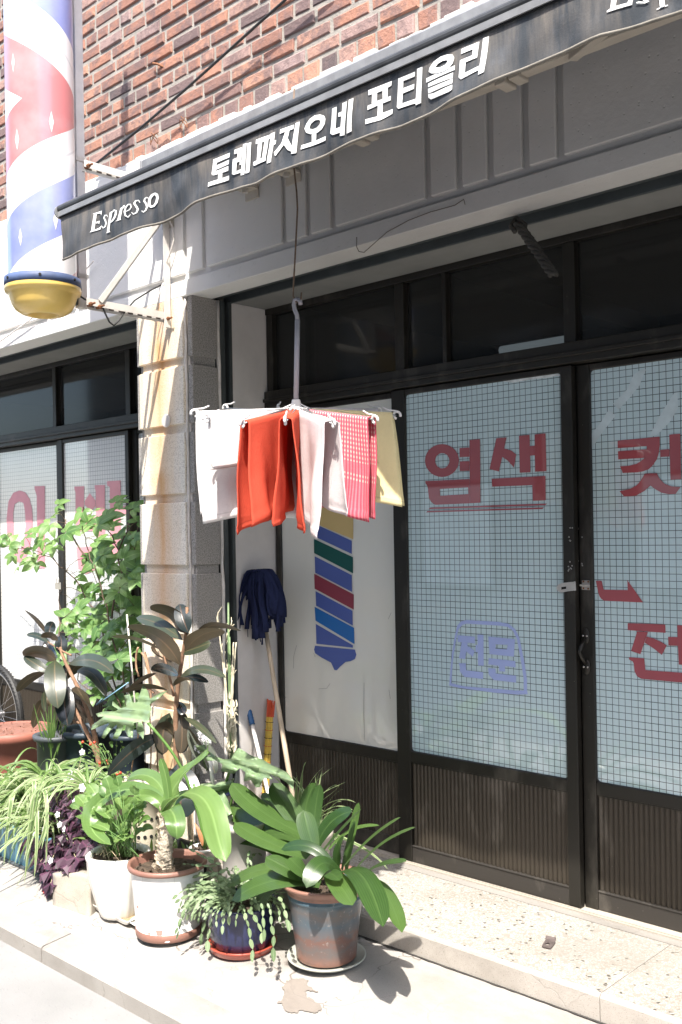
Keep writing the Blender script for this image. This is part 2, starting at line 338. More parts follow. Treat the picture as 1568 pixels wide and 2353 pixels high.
def px(o, s): return lambda x, y: (o[0] + x * s, o[1] + y * s)
def letters(name, shapes, org, s, Y, mats, parent, wave=None, step=0.0004, thick=0):
    mb = MB(); k = 0; tr = px(org, s)
    for sh in shapes:
        m = 0
        if isinstance(sh, dict): m = sh['m']; sh = sh['p']
        loops = sh if isinstance(sh[0][0], (tuple, list)) else [sh]
        yy = Y - (k % 4) * step; k += 1
        mb.poly(loops, lambda x, y: onY(*tr(x, y), yy), m)
    if wave:
        me = bpy.data.meshes.new('tmp'); me.from_pydata(mb.v, [], mb.f); bm = bmesh.new(); bm.from_mesh(me); bpy.data.meshes.remove(me)
        for _ in range(5):
            es = [e for e in bm.edges if e.calc_length() > 0.02]
            if not es: break
            bmesh.ops.subdivide_edges(bm, edges=es, cuts=1); bmesh.ops.triangulate(bm, faces=bm.faces)
        bm.verts.index_update(); nb = MB()
        for v in bm.verts: nb.vert((v.co.x, v.co.y + wave(v.co.x, v.co.z), v.co.z))
        for f in bm.faces: nb.face([v.index for v in f.verts])
        bm.free(); mb = nb
    return mb.build(name, mats, parent)
def stroke(pts, w):     # variable pen stroke -> polygon
    n = len(pts); ws = w if isinstance(w, (list, tuple)) else [w] * n; l = []; r = []
    for i, (x, y) in enumerate(pts):
        a = pts[max(0, i - 1)]; b = pts[min(n - 1, i + 1)]; dx, dy = b[0] - a[0], b[1] - a[1]; q = math.hypot(dx, dy) or 1
        l.append((x - dy / q * ws[i] / 2, y + dx / q * ws[i] / 2)); r.append((x + dy / q * ws[i] / 2, y - dx / q * ws[i] / 2))
    return l + r[::-1]
def ring(c, rx, ry, n=28): return [(c[0] + rx * math.cos(2 * math.pi * i / n), c[1] + ry * math.sin(2 * math.pi * i / n)) for i in range(n)]

# ================================================================== ground
YK = -1.33; ZR = gz(YK) - 0.062
mb = MB(); mb.face([mb.vert(p) for p in ((-60, -60, ZR), (60, -60, ZR), (60, YK + 0.02, ZR), (-60, YK + 0.02, ZR))])
tag(mb.build('road', ROAD, origin=(0, -2, ZR)), kind='structure')
mb = MB(); x0, x1, yb = -9.0, 6.0, 0.3
mb.face([mb.vert(p) for p in ((x0, YK + 0.13, gz(YK + 0.13)), (x1, YK + 0.13, gz(YK + 0.13)), (x1, yb, gz(yb)), (x0, yb, gz(yb)))])
tag(mb.build('pavement', CONC, origin=(0, 0, 0)), kind='structure')
mb = MB(); jx = [-9.0, -6.5, -3.95, onZ(100, 2174, gz(YK)).x, 0.95, 3.4, 6.0]
for a, b in zip(jx, jx[1:]):
    n = len(mb.v); zt = gz(YK); zb_ = gz(YK + 0.13) + 0.003
    for x in (a + 0.004, b - 0.004):
        for p in ((YK, ZR - 0.05), (YK, zt - 0.008), (YK + 0.008, zt), (YK + 0.13, zb_), (YK + 0.13, ZR - 0.05)): mb.vert((x, p[0], p[1]))
    for i in range(5): mb.face((n + i, n + (i + 1) % 5, n + 5 + (i + 1) % 5, n + 5 + i))
    mb.face([n + i for i in range(5)][::-1]); mb.face([n + 5 + i for i in range(5)])
tag(mb.build('kerb', KERBM, origin=(0, YK, ZR), fixn=True), kind='structure')
# terrazzo step in front of the doors
mb = MB(); ys = -0.562
for a, b in ((-1.655, onZ(1378, 2285, 0).x - 0.003), (onZ(1378, 2285, 0).x, 1.74)):
    n = len(mb.v)
    pr = [(ys + 0.002, -0.16, 1), (ys, -0.012, 1), (ys + 0.004, -0.004, 1), (ys + 0.013, 0.0, 0), (0.05, 0.0, 0), (0.05, -0.16, 0)]
    for x in (a, b):
        for (y, z, _) in pr: mb.vert((x, y, z))
    for i, mm in ((0, 1), (1, 1), (2, 1), (3, 0), (4, 0)): mb.face((n + i, n + i + 1, n + 7 + i, n + 6 + i), mm)
    mb.face([n + i for i in range(6)], 1); mb.face([n + 6 + i for i in range(6)][::-1], 1)
tag(mb.build('doorstep', [TERR, STEPF], origin=(0, -0.3, 0), fixn=True), kind='structure')

# ================================================================== building
BLD = thing('barbershop', (-1.88, -0.3, 0), 'old red brick barber shop with white plaster lintel, granite pillar and dark sliding doors', 'shop building')
# -- brick wall, each brick a block in one mesh
mb = MB(); rnd = random.Random(3); z = 3.225; row = 0
XL, XR = -7.0, 2.6
while z < 4.95:
    hdr = row in (0, 4, 10) or (row > 12 and row % 6 == 0); L = 0.100 if hdr else 0.200; h = 0.068 if not (row == 0) else 0.09
    x = XL - rnd.random() * L
    while x < XR:
        l = L * (1 + rnd.uniform(-0.04, 0.04)); y0 = -0.4405 + rnd.uniform(-0.003, 0.004); t = rnd.random()
        n = len(mb.v); g = 0.0065; hh = h - 0.0165
        j = lambda a: rnd.uniform(-a, a); ch = 0.006
        cs = [(x + g + j(.002), z + j(.002)), (x + l - g + j(.002), z + j(.002)), (x + l - g + j(.003), z + hh + j(.002)), (x + g + j(.003), z + hh + j(.002))]
        for (a, b) in cs: mb.vert((a, -0.428, b), t=t)
        mx, mz = x + l / 2, z + hh / 2
        for (a, b) in cs: mb.vert((a + (mx - a) * 0.02, y0 + 0.004, b + (mz - b) * 0.05), t=t)
        for (a, b) in cs: mb.vert((a + (ch if a < mx else -ch), y0, b + (ch if b < mz else -ch)), t=t)
        for i in range(4):
            k = (i + 1) % 4; mb.face((n + i, n + k, n + 4 + k, n + 4 + i)); mb.face((n + 4 + i, n + 4 + k, n + 8 + k, n + 8 + i))
        mb.face((n + 8, n + 9, n + 10, n + 11)); x += l
    z += h; row += 1
n = len(mb.v)
mb.box((XL, -0.4335, 3.1), (XR, -0.30, 4.97), 1)
mb.build('brick_wall', [BRICK, MORTAR], BLD)
# -- plaster lintel with grooves
YW = -0.475
mb = MB()
gx = sorted([-6.4, -6.26, -6.12, -5.2, -5.06, -4.92, -3.9, -3.76, -2.9, -2.76, -2.62, -1.83, -1.694, -1.556, -1.041, -.901, -.764, -.293, -.154, -.024, .116, .245, 1.05, 1.19, 1.33])
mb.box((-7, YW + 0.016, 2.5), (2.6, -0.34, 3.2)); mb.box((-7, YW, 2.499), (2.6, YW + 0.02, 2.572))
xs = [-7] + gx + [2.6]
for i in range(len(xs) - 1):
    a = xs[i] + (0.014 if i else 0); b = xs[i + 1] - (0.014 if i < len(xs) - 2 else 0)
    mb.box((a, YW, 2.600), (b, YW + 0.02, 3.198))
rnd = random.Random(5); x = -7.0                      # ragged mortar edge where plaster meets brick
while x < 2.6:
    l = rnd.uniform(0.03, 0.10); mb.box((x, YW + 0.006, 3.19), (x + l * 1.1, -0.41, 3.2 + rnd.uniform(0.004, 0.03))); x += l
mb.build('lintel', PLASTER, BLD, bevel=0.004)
# -- soffit, shutter slot
mb = MB(); mb.box((-7, -0.225, 2.5), (2.6, 0.06, 2.56)); mb.build('soffit', SOFFIT, BLD)
mb = MB(); mb.box((-7, -0.338, 2.512), (2.6, -0.285, 2.6)); mb.box((-7, -0.342, 2.545), (2.6, -0.336, 2.62)); mb.box((-7, -0.285, 2.535), (2.6, -0.26, 2.6)); mb.box((-7, -0.24, 2.494), (2.6, -0.228, 2.58))
mb.build('shutter_slot', STEELDK, BLD, bevel=0.006)
mb = MB(); mb.box((-7, -0.34, 2.60), (2.6, -0.2, 2.7)); mb.build('shutter_box', BLACK, BLD)
# -- granite pillars
jz = [onY(372, y, YW).z for y in (840, 990, 1147, 1308)]; pit = (jz[0] - jz[3]) / 3
jz = [jz[0] + pit * k for k in (1, )] + jz + [jz[3] - pit * k for k in range(1, 6)]
def pillar(xa, xb):
    mb = MB(); s = MB(); rnd = random.Random(11); zz = [2.5] + [z for z in jz if -0.05 < z < 2.4] + [-0.15]
    for i in range(len(zz) - 1):
        t = zz[i] - (0.020 if i else 0); b = zz[i + 1] + (0.020 if i < len(zz) - 2 else 0); d = rnd.uniform(-.003, .003)
        mb.box((xa, YW + d, b), (xb - 0.025, -0.30, t))
        s.box((xb - 0.0, YW + 0.012, b), (xb + 0.032, -0.318, t)); s.box((xa - 0.032, YW + 0.012, b), (xa - 0.004, -0.318, t))
    mb.box((xa + 0.01, YW + 0.016, -0.15), (xb - 0.03, -0.29, 2.5), 0)
    p = mb.build('pillar', [GRANST], BLD, bevel=0.004)
    s.box((xb - 0.004, YW + 0.026, -0.15), (xb + 0.02, -0.32, 2.5)); s.box((xa - 0.02, YW + 0.026, -0.15), (xa + 0.004, -0.32, 2.5))
    s.build('side_slab', GRAN, p, bevel=0.003)
    c = MB(); n = 26
    for (x, y, w, d) in ((xb - 0.013, YW + 0.012, 0.013, 0.05), (xb + 0.022, -0.302, 0.018, 0.018), (xa - 0.024, -0.302, 0.018, 0.018)):
        pts = [(x + rnd.uniform(-.0025, .0025), y + rnd.uniform(-.003, .003), -0.15 + 2.65 * i / n) for i in range(n + 1)]
        c.tube(pts, [w / 2 * rnd.uniform(0.8, 1.25) for _ in pts], 8)
    c.box((xb - 0.018, YW + 0.02, -0.15), (xb - 0.006, -0.32, 2.5))
    c.build('sealant_bead', SEAL, p, smooth=True)
    if xa < 0:
        m2 = MB(); cc = onY(381, 967, YW - 0.006)
        m2.lathe((0, 0, 0), [(0.0, 0.006), (0.028, 0.006), (0.032, 0.0)], 20); m2.v = [(v[0] + cc.x, -v[2] + cc.y + 0.004, v[1] + cc.z) for v in m2.v]
        m2.build('round_plug', JAMB, p)
XP = -1.70
pillar(-2.065, XP); pillar(1.735, 2.10)
# -- jambs and shutter rails
for sx, xj in ((1, -1.665), (-1, 1.70)):
    mb = MB(); r = MB()
    mb.box((xj - 0.06 * sx, -0.232, -0.10), (xj, 0.03, 2.5))
    r.box((xj - 0.055 * sx, -0.296, -0.1), (xj - 0.002 * sx, -0.272, 2.5)); r.box((xj - 0.055 * sx, -0.250, -0.1), (xj + 0.004 * sx, -0.2335, 2.5)); r.box((xj - 0.075 * sx, -0.30, -0.1), (xj - 0.05 * sx, -0.235, 2.5), 1)
    mb.build('jamb', JAMB, BLD, bevel=0.003); r.build('shutter_rail', [STEELDK, BLACK], BLD)
mb = MB(); r = MB()
for xj in (-2.10,):
    mb.box((xj, -0.232, -0.10), (xj + 0.06, 0.03, 2.5)); r.box((xj + 0.002, -0.296, -0.1), (xj + .055, -0.2335, 2.5))
mb.build('jamb', JAMB, BLD, bevel=0.003); r.build('shutter_rail', [STEELDK, BLACK], BLD)
mb = MB(); mb.box((-7, 0.05, -0.2), (2.6, 0.12, 0.02)); mb.build('foundation', INNER, BLD)
for xc in (-2.06, 1.75): mb = MB(); mb.box((xc, -0.29, -0.15), (xc + .35, 2.4, 2.56)); mb.build('pier_core', INNER, BLD)
# -- interior seen through the transoms
mb = MB(); mb.box((-7, 2.6, -0.1), (2.6, 2.7, 3.0)); mb.box((-7, 0.13, -0.12), (2.6, 2.6, -0.02)); mb.box((-7, 0.07, 2.72), (2.6, 2.6, 2.8)); mb.box((-7.05, 0.1, 0), (-7, 2.6, 2.8)); mb.box((2.6, 0.1, 0), (2.65, 2.6, 2.8))
for x in (-4.5, -3.3, -1.0, 0.2, 1.4): mb.box((x, 0.12, 2.60), (x + 0.09, 2.6, 2.715))
mb.build('interior_room', INNER, BLD)
mb = MB(); q = onY(1190, 800, 1.0); mb.tube([q + V((-0.10, 0, 0)), q + V((0.32, 0, 0))], 0.024, 8); mb.build('fluorescent_tube', emis('lit_tube', (0.75, 0.9, 1.0), 0.10), BLD, smooth=True)
# -- transom frames and dark glass
def transom(x0, x1, mull):
    f = MB(); f.box((x0, -0.035, 2.02), (x1, 0.05, 2.098)); f.box((x0, -0.045, 2.045), (x1, -0.03, 2.062)); f.box((x0, -0.02, 2.47), (x1, 0.04, 2.499))
    for m_, w in mull: f.box((m_ - w / 2, -0.018, 2.098), (m_ + w / 2, 0.03, 2.47))
    p = f.build('transom_frame', BRONZE, BLD, bevel=0.003)
    g = MB(); xs = [x0] + [m_[0] for m_ in mull] + [x1]; n = 90
    a = [(g.vert((x0, 0.012 - 0.0015 * (i % 2), 2.098 + 0.372 * i / n)), g.vert((x1, 0.012 - 0.0015 * (i % 2), 2.098 + 0.372 * i / n))) for i in range(n + 1)]
    for i in range(n): g.face((a[i][0], a[i][1], a[i + 1][1], a[i + 1][0]))
    g.build('transom_glass', GLASS, p, smooth=True)
transom(-1.665, 1.70, [(-1.64, .04), (-.82, .05), (-0.58, .02), (0.0, .05), (0.86, .05), (1.68, .04)])
transom(-6.9, -2.10, [(-6.2, .05), (-5.2, .05), (-4.45, .04), (-3.62, .04), (-2.83, .045), (-2.12, .03)])
# -- door units
def door(name, x0, x1, y, pane, stl, label=None, ribs=True, zb=0.008, zt=2.016, gz0=0.478, gz1=1.994):
    sl, sr = stl; f = MB(); d = 0.032
    f.box((x0, y, zb), (x0 + sl, y + d, zt)); f.box((x1 - sr, y, zb), (x1, y + d, zt))
    f.box((x0 + sl, y + 0.003, gz1), (x1 - sr, y + d, zt)); f.box((x0 + sl, y + 0.002, gz0 - 0.045), (x1 - sr, y + d, gz0)); f.box((x0 + sl, y + 0.006, gz0 - 0.052), (x1 - sr, y + 0.012, gz0 - 0.045))
    p = f.build(name, BRONZE, BLD, bevel=0.0025)
    if label: tag(p, label)
    k = MB(); k.box((x0 + sl, y + 0.003, zb), (x1 - sr, y + d, zb + 0.072)); k.box((x0 + sl, y - 0.001, zb + 0.066), (x1 - sr, y + 0.006, zb + 0.072)); k.build('kick_rail', KICK, p, bevel=0.003)
    g = MB(); yg = y + 0.013; r = 0.018; a0, a1, b0, b1 = x0 + sl - 0.002, x1 - sr + 0.002, gz0 - 0.002, gz1 + 0.002
    g.face([g.vert(q) for q in ((a0, yg, b0), (a1, yg, b0), (a1, yg, b1), (a0, yg, b1))]); g.build('pane', pane, p)
    gk = MB()                                          # rubber gasket with rounded corners round the pane
    pts = []
    for (cx_, cz_, a_) in ((a1 - r, b1 - r, 0), (a0 + r, b1 - r, 90), (a0 + r, b0 + r, 180), (a1 - r, b0 + r, 270)):
        for i in range(5): q = rad(a_ + 22.5 * i); pts.append((cx_ + r * math.cos(q), yg - 0.002, cz_ + r * math.sin(q)))
    gk.tube(pts + [pts[0]], 0.004, 6); gk.build('gasket', RUBBER, p, smooth=True)
    m = MB(); zlo, zhi = zb + 0.070, gz0 - 0.046; xa, xb = x0 + sl - 0.001, x1 - sr + 0.001; n = int((xb - xa) / 0.0195); col = []
    for i in range(n * 6 + 1):
        x = xa + (xb - xa) * i / (n * 6); s = abs(math.sin(math.pi * i / 6)); yy = y + 0.019 - 0.0105 * s ** 0.6
        col.append((m.vert((x, yy, zlo)), m.vert((x, yy, zhi))))
    for a, b in zip(col, col[1:]): m.face((a[0], b[0], b[1], a[1]))
    m.build('ribbed_panel', RIB, p, smooth=True)
    return p
DL = door('sliding_door', -.872, 0.004, -0.018, FILM, (.072, .048), 'sliding door with blue wired glass, red two-syllable sign and pale blue taped sign')
DR = door('sliding_door', 0.006, .882, 0.014, FILM, (.052, .072), 'sliding door with blue wired glass, red cut-out sign, arrow and pull handle')
PL = door('fixed_panel', -1.655, -.846, 0.018, BOARD, (.03, .052), 'fixed panel of glossy white board with a painted barber pole', gz0=0.455)
PR = door('fixed_panel', .885, 1.695, 0.018, FILM, (.052, .03), 'fixed panel of blue wired glass at the far end')
L1 = door('window_panel', -2.84, -2.10, 0.012, FILMW, (.045, .04), 'white wired-glass panel half hidden behind the granite pillar')
L2 = door('window_panel', -3.60, -2.842, -0.012, FILMW, (.05, .035), 'white wired-glass panel with large letters painted sunlit pink')
L3 = door('window_panel', -4.47, -3.602, 0.012, FILMW, (.05, .055), 'white wired-glass panel with a ring-shaped letter painted sunlit pink')
L4 = door('window_panel', -5.4, -4.472, -0.012, FILMW, (.05, .05))
mb = MB(); mb.box((-7, -0.02, 0), (-5.4, 0.05, 2.02)); mb.build('wall_panel', BRONZE, BLD)
mb = MB(); mb.box((-1.655, -0.034, -0.001), (1.695, 0.05, 0.007)); mb.box((-1.655, -0.030, 0.007), (1.695, -0.026, 0.012)); mb.box((-1.655, -0.040, 0.0005), (1.695, -0.036, 0.009)); mb.build('door_track', CREAM, BLD)
mb = MB(); mb.box((-1.655, -0.085, -0.001), (1.695, -0.044, 0.004)); mb.build('threshold', KERBM, BLD)
mb = MB(); mb.box((-7, -0.05, -0.2), (-2.10, 0.06, 0.006)); mb.build('sill', KERBM, BLD)
# -- cut-out lettering on the doors
yl = -0.018 + 0.013 - 0.0022
letters('red_lettering', [
    [ring((337, 425), 178, 172), ring((340, 427), 74, 80)], [(520, 295), (623, 288), (623, 385), (522, 390)], [(522, 435), (624, 430), (624, 532), (522, 535)],
    [(624, 212), (734, 202), (740, 865), (630, 872)],
    [[(162, 640), (626, 618), (629, 872), (265, 888), (225, 860), (200, 815), (190, 720), (180, 680), (165, 668)], [(315, 722), (612, 706), (614, 775), (318, 793)]],
    [(905, 192), (1013, 181), (932, 540), (834, 514)], [(985, 298), (1060, 320), (1113, 360), (1090, 500), (1030, 430), (965, 385)],
    [(1142, 166), (1253, 156), (1262, 548), (1150, 552)], [(1305, 152), (1420, 140), (1430, 536), (1310, 542)], [(1255, 275), (1306, 270), (1308, 370), (1257, 374)],
    [(856, 615), (1419, 585), (1422, 840), (1287, 846), (1281, 682), (862, 698)],
    [(215, 915), (1436, 874), (1415, 892), (195, 934)], [(185, 952), (1403, 914), (1388, 932), (170, 968)]], (941.9, 964.9), .2198, yl, VRED, DL)
letters('taped_sign', [
    [[(370, 190), (760, 212), (890, 235), (975, 300), (1030, 410), (1090, 700), (1125, 930), (1125, 1070), (1135, 1120), (1000, 1125), (700, 1100), (280, 1042), (150, 1012), (165, 800), (185, 610), (215, 420), (250, 260), (300, 205)],
     [(370, 235), (770, 260), (880, 275), (950, 325), (1000, 430), (1050, 700), (1085, 930), (1085, 1075), (1000, 1075), (700, 1050), (330, 1020), (190, 985), (178, 985), (190, 780), (208, 610), (240, 420), (270, 300), (320, 250)]],
    [(255, 380), (470, 398), (473, 484), (258, 465)], [(305, 470), (385, 478), (350, 680), (273, 668)], [(380, 512), (470, 575), (447, 652), (365, 585)],
    [(505, 370), (580, 375), (583, 765), (513, 760)], [(483, 503), (506, 505), (508, 595), (483, 592)], [(267, 732), (358, 732), (363, 820), (578, 845), (575, 930), (340, 903), (285, 835), (280, 765)],
    [[(640, 397), (975, 430), (962, 650), (655, 618)], [(730, 495), (882, 502), (876, 556), (730, 548)]],
    [(645, 667), (980, 705), (983, 785), (853, 768), (851, 838), (778, 833), (774, 765), (641, 747)], [(640, 792), (730, 800), (735, 860), (990, 888), (988, 975), (710, 943), (665, 895), (645, 870)]],
    (1005.1, 1390), .18315, yl, VBLUE, DL)
yr = 0.014 + 0.013 - 0.0022
letters('red_lettering', [
    [(554, 325), (1212, 262), (1216, 380), (1205, 500), (1170, 620), (1100, 720), (1040, 775), (950, 808), (860, 822), (632, 833), (620, 785), (592, 728), (730, 720), (850, 690), (930, 640), (978, 595), (565, 620), (560, 492), (1014, 458), (1013, 410), (557, 444)],
    [(1364, 230), (1536, 216), (1552, 928), (1384, 940)], [(1222, 470), (1366, 458), (1368, 575), (1226, 582)],
    [(980, 842), (1168, 835), (1210, 920), (1290, 1000), (1390, 1040), (1540, 1055), (1465, 1160), (1360, 1165), (1250, 1145), (1150, 1090), (1070, 1030), (980, 1110), (850, 1185), (760, 1198), (655, 1202), (632, 1170), (585, 1118), (740, 1085), (850, 1030), (920, 950)]],
    (1338.3, 964.9), .14652, yr, VRED, DR)
letters('arrow_and_lettering', [
    [(213, 170), (305, 172), (335, 310), (714, 318), (707, 158), (955, 512), (345, 484), (300, 455), (270, 415), (255, 370)],
    [(714, 835), (1302, 858), (1308, 988), (713, 945)], [(862, 965), (1030, 975), (912, 1322), (765, 1273)], [(1012, 1045), (1130, 1080), (1240, 1130), (1325, 1185), (1248, 1335), (1130, 1240), (980, 1140)],
    [(1346, 1050), (1495, 1055), (1500, 1192), (1352, 1185)], [(1488, 868), (1660, 878), (1672, 1500), (1515, 1485)],
    [(733, 1368), (972, 1388), (990, 1572), (1690, 1622), (1690, 1780), (920, 1707), (860, 1668), (820, 1590), (808, 1470), (790, 1435), (735, 1405)]],
    (1338.3, 1309.5), .14652, yr, VRED, DR)
yp = 0.018 + 0.013 - 0.0022
letters('painted_pole', [
    dict(m=0, p=[(630, 960), (868, 960), (868, 1365), (630, 1265)]), dict(m=1, p=[(625, 1268), (858, 1375), (858, 1466), (600, 1345), (600, 1262)]), dict(m=2, p=[(597, 1362), (866, 1488), (867, 1600), (598, 1460)]),
    dict(m=1, p=[(603, 1482), (858, 1612), (860, 1728), (606, 1595)]), dict(m=3, p=[(599, 1602), (872, 1745), (872, 1850), (602, 1705)]), dict(m=1, p=[(608, 1722), (863, 1858), (865, 1960), (612, 1822)]),
    dict(m=4, p=[(602, 1830), (874, 1975), (877, 2088), (608, 1925)]), dict(m=1, p=[(610, 1948), (866, 2095), (866, 2112), (614, 2085)]),
    dict(m=1, p=[(605, 2098), (880, 2125), (890, 2160), (880, 2190), (850, 2205), (815, 2210), (775, 2245), (755, 2268), (738, 2265), (715, 2215), (650, 2180), (605, 2150), (598, 2125)])],
    (522.7, 784.3), 1 / 3, yp, STICK, PL)
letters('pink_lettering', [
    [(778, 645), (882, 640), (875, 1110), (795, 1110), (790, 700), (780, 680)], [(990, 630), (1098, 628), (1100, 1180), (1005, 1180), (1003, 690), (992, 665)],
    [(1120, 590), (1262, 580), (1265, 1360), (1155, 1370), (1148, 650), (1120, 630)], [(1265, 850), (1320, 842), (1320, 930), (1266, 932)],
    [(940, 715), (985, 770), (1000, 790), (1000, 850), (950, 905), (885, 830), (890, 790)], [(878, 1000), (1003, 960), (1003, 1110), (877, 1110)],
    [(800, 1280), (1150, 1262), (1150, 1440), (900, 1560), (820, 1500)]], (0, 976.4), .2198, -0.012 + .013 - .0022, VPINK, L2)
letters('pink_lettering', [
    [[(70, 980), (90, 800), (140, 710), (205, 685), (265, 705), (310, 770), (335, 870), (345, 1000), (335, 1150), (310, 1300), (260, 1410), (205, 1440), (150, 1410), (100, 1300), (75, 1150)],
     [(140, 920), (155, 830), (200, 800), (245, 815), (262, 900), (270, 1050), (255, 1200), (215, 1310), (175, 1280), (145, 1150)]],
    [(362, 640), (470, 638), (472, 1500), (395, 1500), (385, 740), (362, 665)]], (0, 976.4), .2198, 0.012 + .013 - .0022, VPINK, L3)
def digit3(x): return stroke([(x, 445), (x + 30, 425), (x + 55, 450), (x + 40, 490), (x + 15, 505), (x + 45, 520), (x + 62, 565), (x + 35, 610), (x, 600)], 16)
letters('red_numerals', [digit3(0), digit3(90), stroke([(235, 440), (200, 470), (190, 530), (205, 590), (240, 600), (262, 560), (250, 500), (210, 515)], 16), stroke([(320, 440), (295, 520), (320, 600), (365, 590), (385, 520), (360, 445), (322, 441)], 16),
    stroke([(450, 450), (540, 440), (500, 600)], 16)], (206.8, 1447.4 - 28 + 84), .09524, -0.012 + .013 - .0022, VRED, L2)
# -- torn tape, reflections painted on the glass and scratches
o6z, o5z, o8z = (1045.3, 784.3), (522.7, 784.3), (522.7, 1568.7)
TAPE = plain('old_tape', (0.60, 0.63, 0.63), 0.4, 0.25, 40, 0.4, bscale=50, coat=.3); HAIR = plain('scratch_dirt', (0.26, 0.25, 0.23), 0.8, 0.2, 30, 0)
letters('torn_tape', [[(330, 276), (480, 248), (620, 226), (734, 212), (743, 236), (690, 240), (640, 252), (560, 258), (470, 272), (400, 286)]], o6z, 1 / 3, yl - .0006, TAPE, DL)
REFLP = plain('painted_reflection', (0.52, 0.615, 0.64), 0.5, 0.15, 14, 0.05, coat=1.0)  # pale streaks standing in for bright reflections in the glass
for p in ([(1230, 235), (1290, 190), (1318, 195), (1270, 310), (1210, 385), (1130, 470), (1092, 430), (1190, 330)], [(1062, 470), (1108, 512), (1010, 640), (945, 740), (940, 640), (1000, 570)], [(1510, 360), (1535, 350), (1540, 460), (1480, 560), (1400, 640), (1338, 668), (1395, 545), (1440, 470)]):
    letters('painted_reflection', [p], o6z, 1 / 3, yr + .0012, REFLP, DR)
for o_, pts in ((o5z, [(478, 2095), (458, 2170), (455, 2255)]), (o8z, [(630, 42), (685, 40), (708, 6)]), (o8z, [(388, 110), (406, 98)]), (o8z, [(1114, 48), (1124, 112)]), (o5z, [(596, 2150), (606, 2175)]), (o5z, [(1130, 1870), (1110, 1915)]), (o8z, [(943, 0), (940, 200), (948, 400)])):
    letters('scratch', [stroke(pts, 2.2)], o_, 1 / 3, yp, HAIR, PL)
# -- hardware on the doors
h = MB(); q = onY(1303, 1347, -0.021)
def plate(mb, pts, y, dy, m=0):
    n = len(pts); a = [mb.vert(onY(x, yy, y)) for x, yy in pts]; b = [mb.vert(onY(x, yy, y) + V((0, dy, 0))) for x, yy in pts]
    mb.face(a, m); mb.face(b[::-1], m)
    for i in range(n): mb.face((a[i], b[i], b[(i + 1) % n], a[(i + 1) % n]), m)
o6 = px((1045.3, 784.3), 1 / 3)
plate(h, [o6(*p) for p in ((828, 1657), (832, 1717), (775, 1724), (735, 1732), (712, 1724), (700, 1700), (712, 1678), (740, 1666), (790, 1660))], -0.024, 0.003)
plate(h, [o6(*p) for p in ((735, 1694), (768, 1690), (768, 1706), (735, 1712))], -0.0246, 0.0005, 1)
h.tube([onY(*o6(826, 1655), -0.024), onY(*o6(831, 1718), -0.024)], 0.0035, 8); h.build('hasp', [STEEL, BLACK], DL, fixn=True)
h = MB(); plate(h, [o6(*p) for p in ((876, 1647), (928, 1648), (930, 1715), (876, 1712))], 0.011, 0.003)
for p in ((888, 1655), (921, 1657), (888, 1702), (921, 1705)):
    c = onY(*o6(*p), 0.010); h.tube([c, c + V((0, -0.002, 0))], 0.0035, 8, 1)
c0, c1 = onY(*o6(872, 1680), 0.010), onY(*o6(928, 1682), 0.010); h.tube([c0, c0 + V((0.006, -0.018, 0)), c1 + V((-0.006, -0.018, 0)), c1], 0.0035, 8); h.build('staple', [STEEL, RUST], DR, fixn=True)
h = MB(); a, b = onY(*o6(902, 2030), 0.010), onY(*o6(907, 2245), 0.010)
for q in (a, b):
    h.lathe((0, 0, 0), [(0, .004), (.016, .004), (.02, 0)], 14); k = len(h.v) - 42
    for i in range(k, len(h.v)): v = h.v[i]; h.v[i] = (v[0] * 0.8 + q.x, -v[2] + q.y, v[1] * 1.5 + q.z)
h.tube([a + V((0, 0, -.01)), a + V((-0.004, -0.022, -.035)), (a + b) / 2 + V((-.006, -0.036, 0)), b + V((-0.004, -0.022, .035)), b + V((0, 0, .01))], [.006, .007, .0065, .007, .006], 10)
for q in (a, b):
    for dx in (-.008, .008): h.tube([q + V((dx, -.004, 0)), q + V((dx, -.0065, 0))], 0.0035, 8, 1)
h.build('pull_handle', [BRONZE, STEEL], DR, smooth=True)
                                                        # old screw holes and bare scratches on the meeting stiles
rnd = random.Random(2)
for zc in (1290, 1360, 1520, 1545, 1575):
    for k in range(5):
        x = rnd.choice((rnd.uniform(783, 812), rnd.uniform(838, 855), rnd.uniform(868, 892))); p = o6(x, zc + rnd.uniform(-15, 15)); yy = -0.0205 if x < 826 else 0.0115
        h = MB(); c = onY(*p, yy); h.tube([c, c + V((0, -0.0012, 0))], 0.0028, 8, 1); h.tube([c + V((0, -.0013, 0)), c + V((0, -.0016, 0))], 0.0014, 6); h.build('screw_hole', [BLACK, STEEL], DL if x < 826 else DR)
mb = MB(); c = onY(133, 1347, -0.05); mb.obox(c + V((0, 0, -.02)), c + V((0, 0, .022)), .034, .016); mb.tube([c + V((-.011, 0, .02)), c + V((-.011, 0, .045)), c + V((0, 0, .056)), c + V((.011, 0, .045)), c + V((.011, 0, .02))], .0035, 8)
tag(mb.build('padlock', STEEL, bevel=.003), 'small grey padlock hanging on the mullion between the white windows', 'padlock')
# rusty hold plate on the step
mb = MB(); o9 = px((1045.3, 1568.7), 1 / 3); loop = [(630, 1765), (690, 1770), (695, 1790), (662, 1832), (600, 1818)]
mb.poly([[o9(*p) for p in loop], [(o9(640, 1803)[0] + 4.6 * math.cos(a * .524), o9(640, 1803)[1] + 3.6 * math.sin(a * .524)) for a in range(12)]], lambda x, y: onZ(x, y, 0.006))
b0, b1 = onZ(*o9(632, 1757), .008), onZ(*o9(692, 1768), .008); mb.tube([b0, b1], .006, 8, 0)
tag(mb.build('hinge_plate', [plain('worn_iron', (.16, .13, .12), .5, .3, 30, .2, metal=.5), RUST], solid=.003), 'rusty iron hinge plate with a round hole lying on the terrazzo step', 'hinge plate')

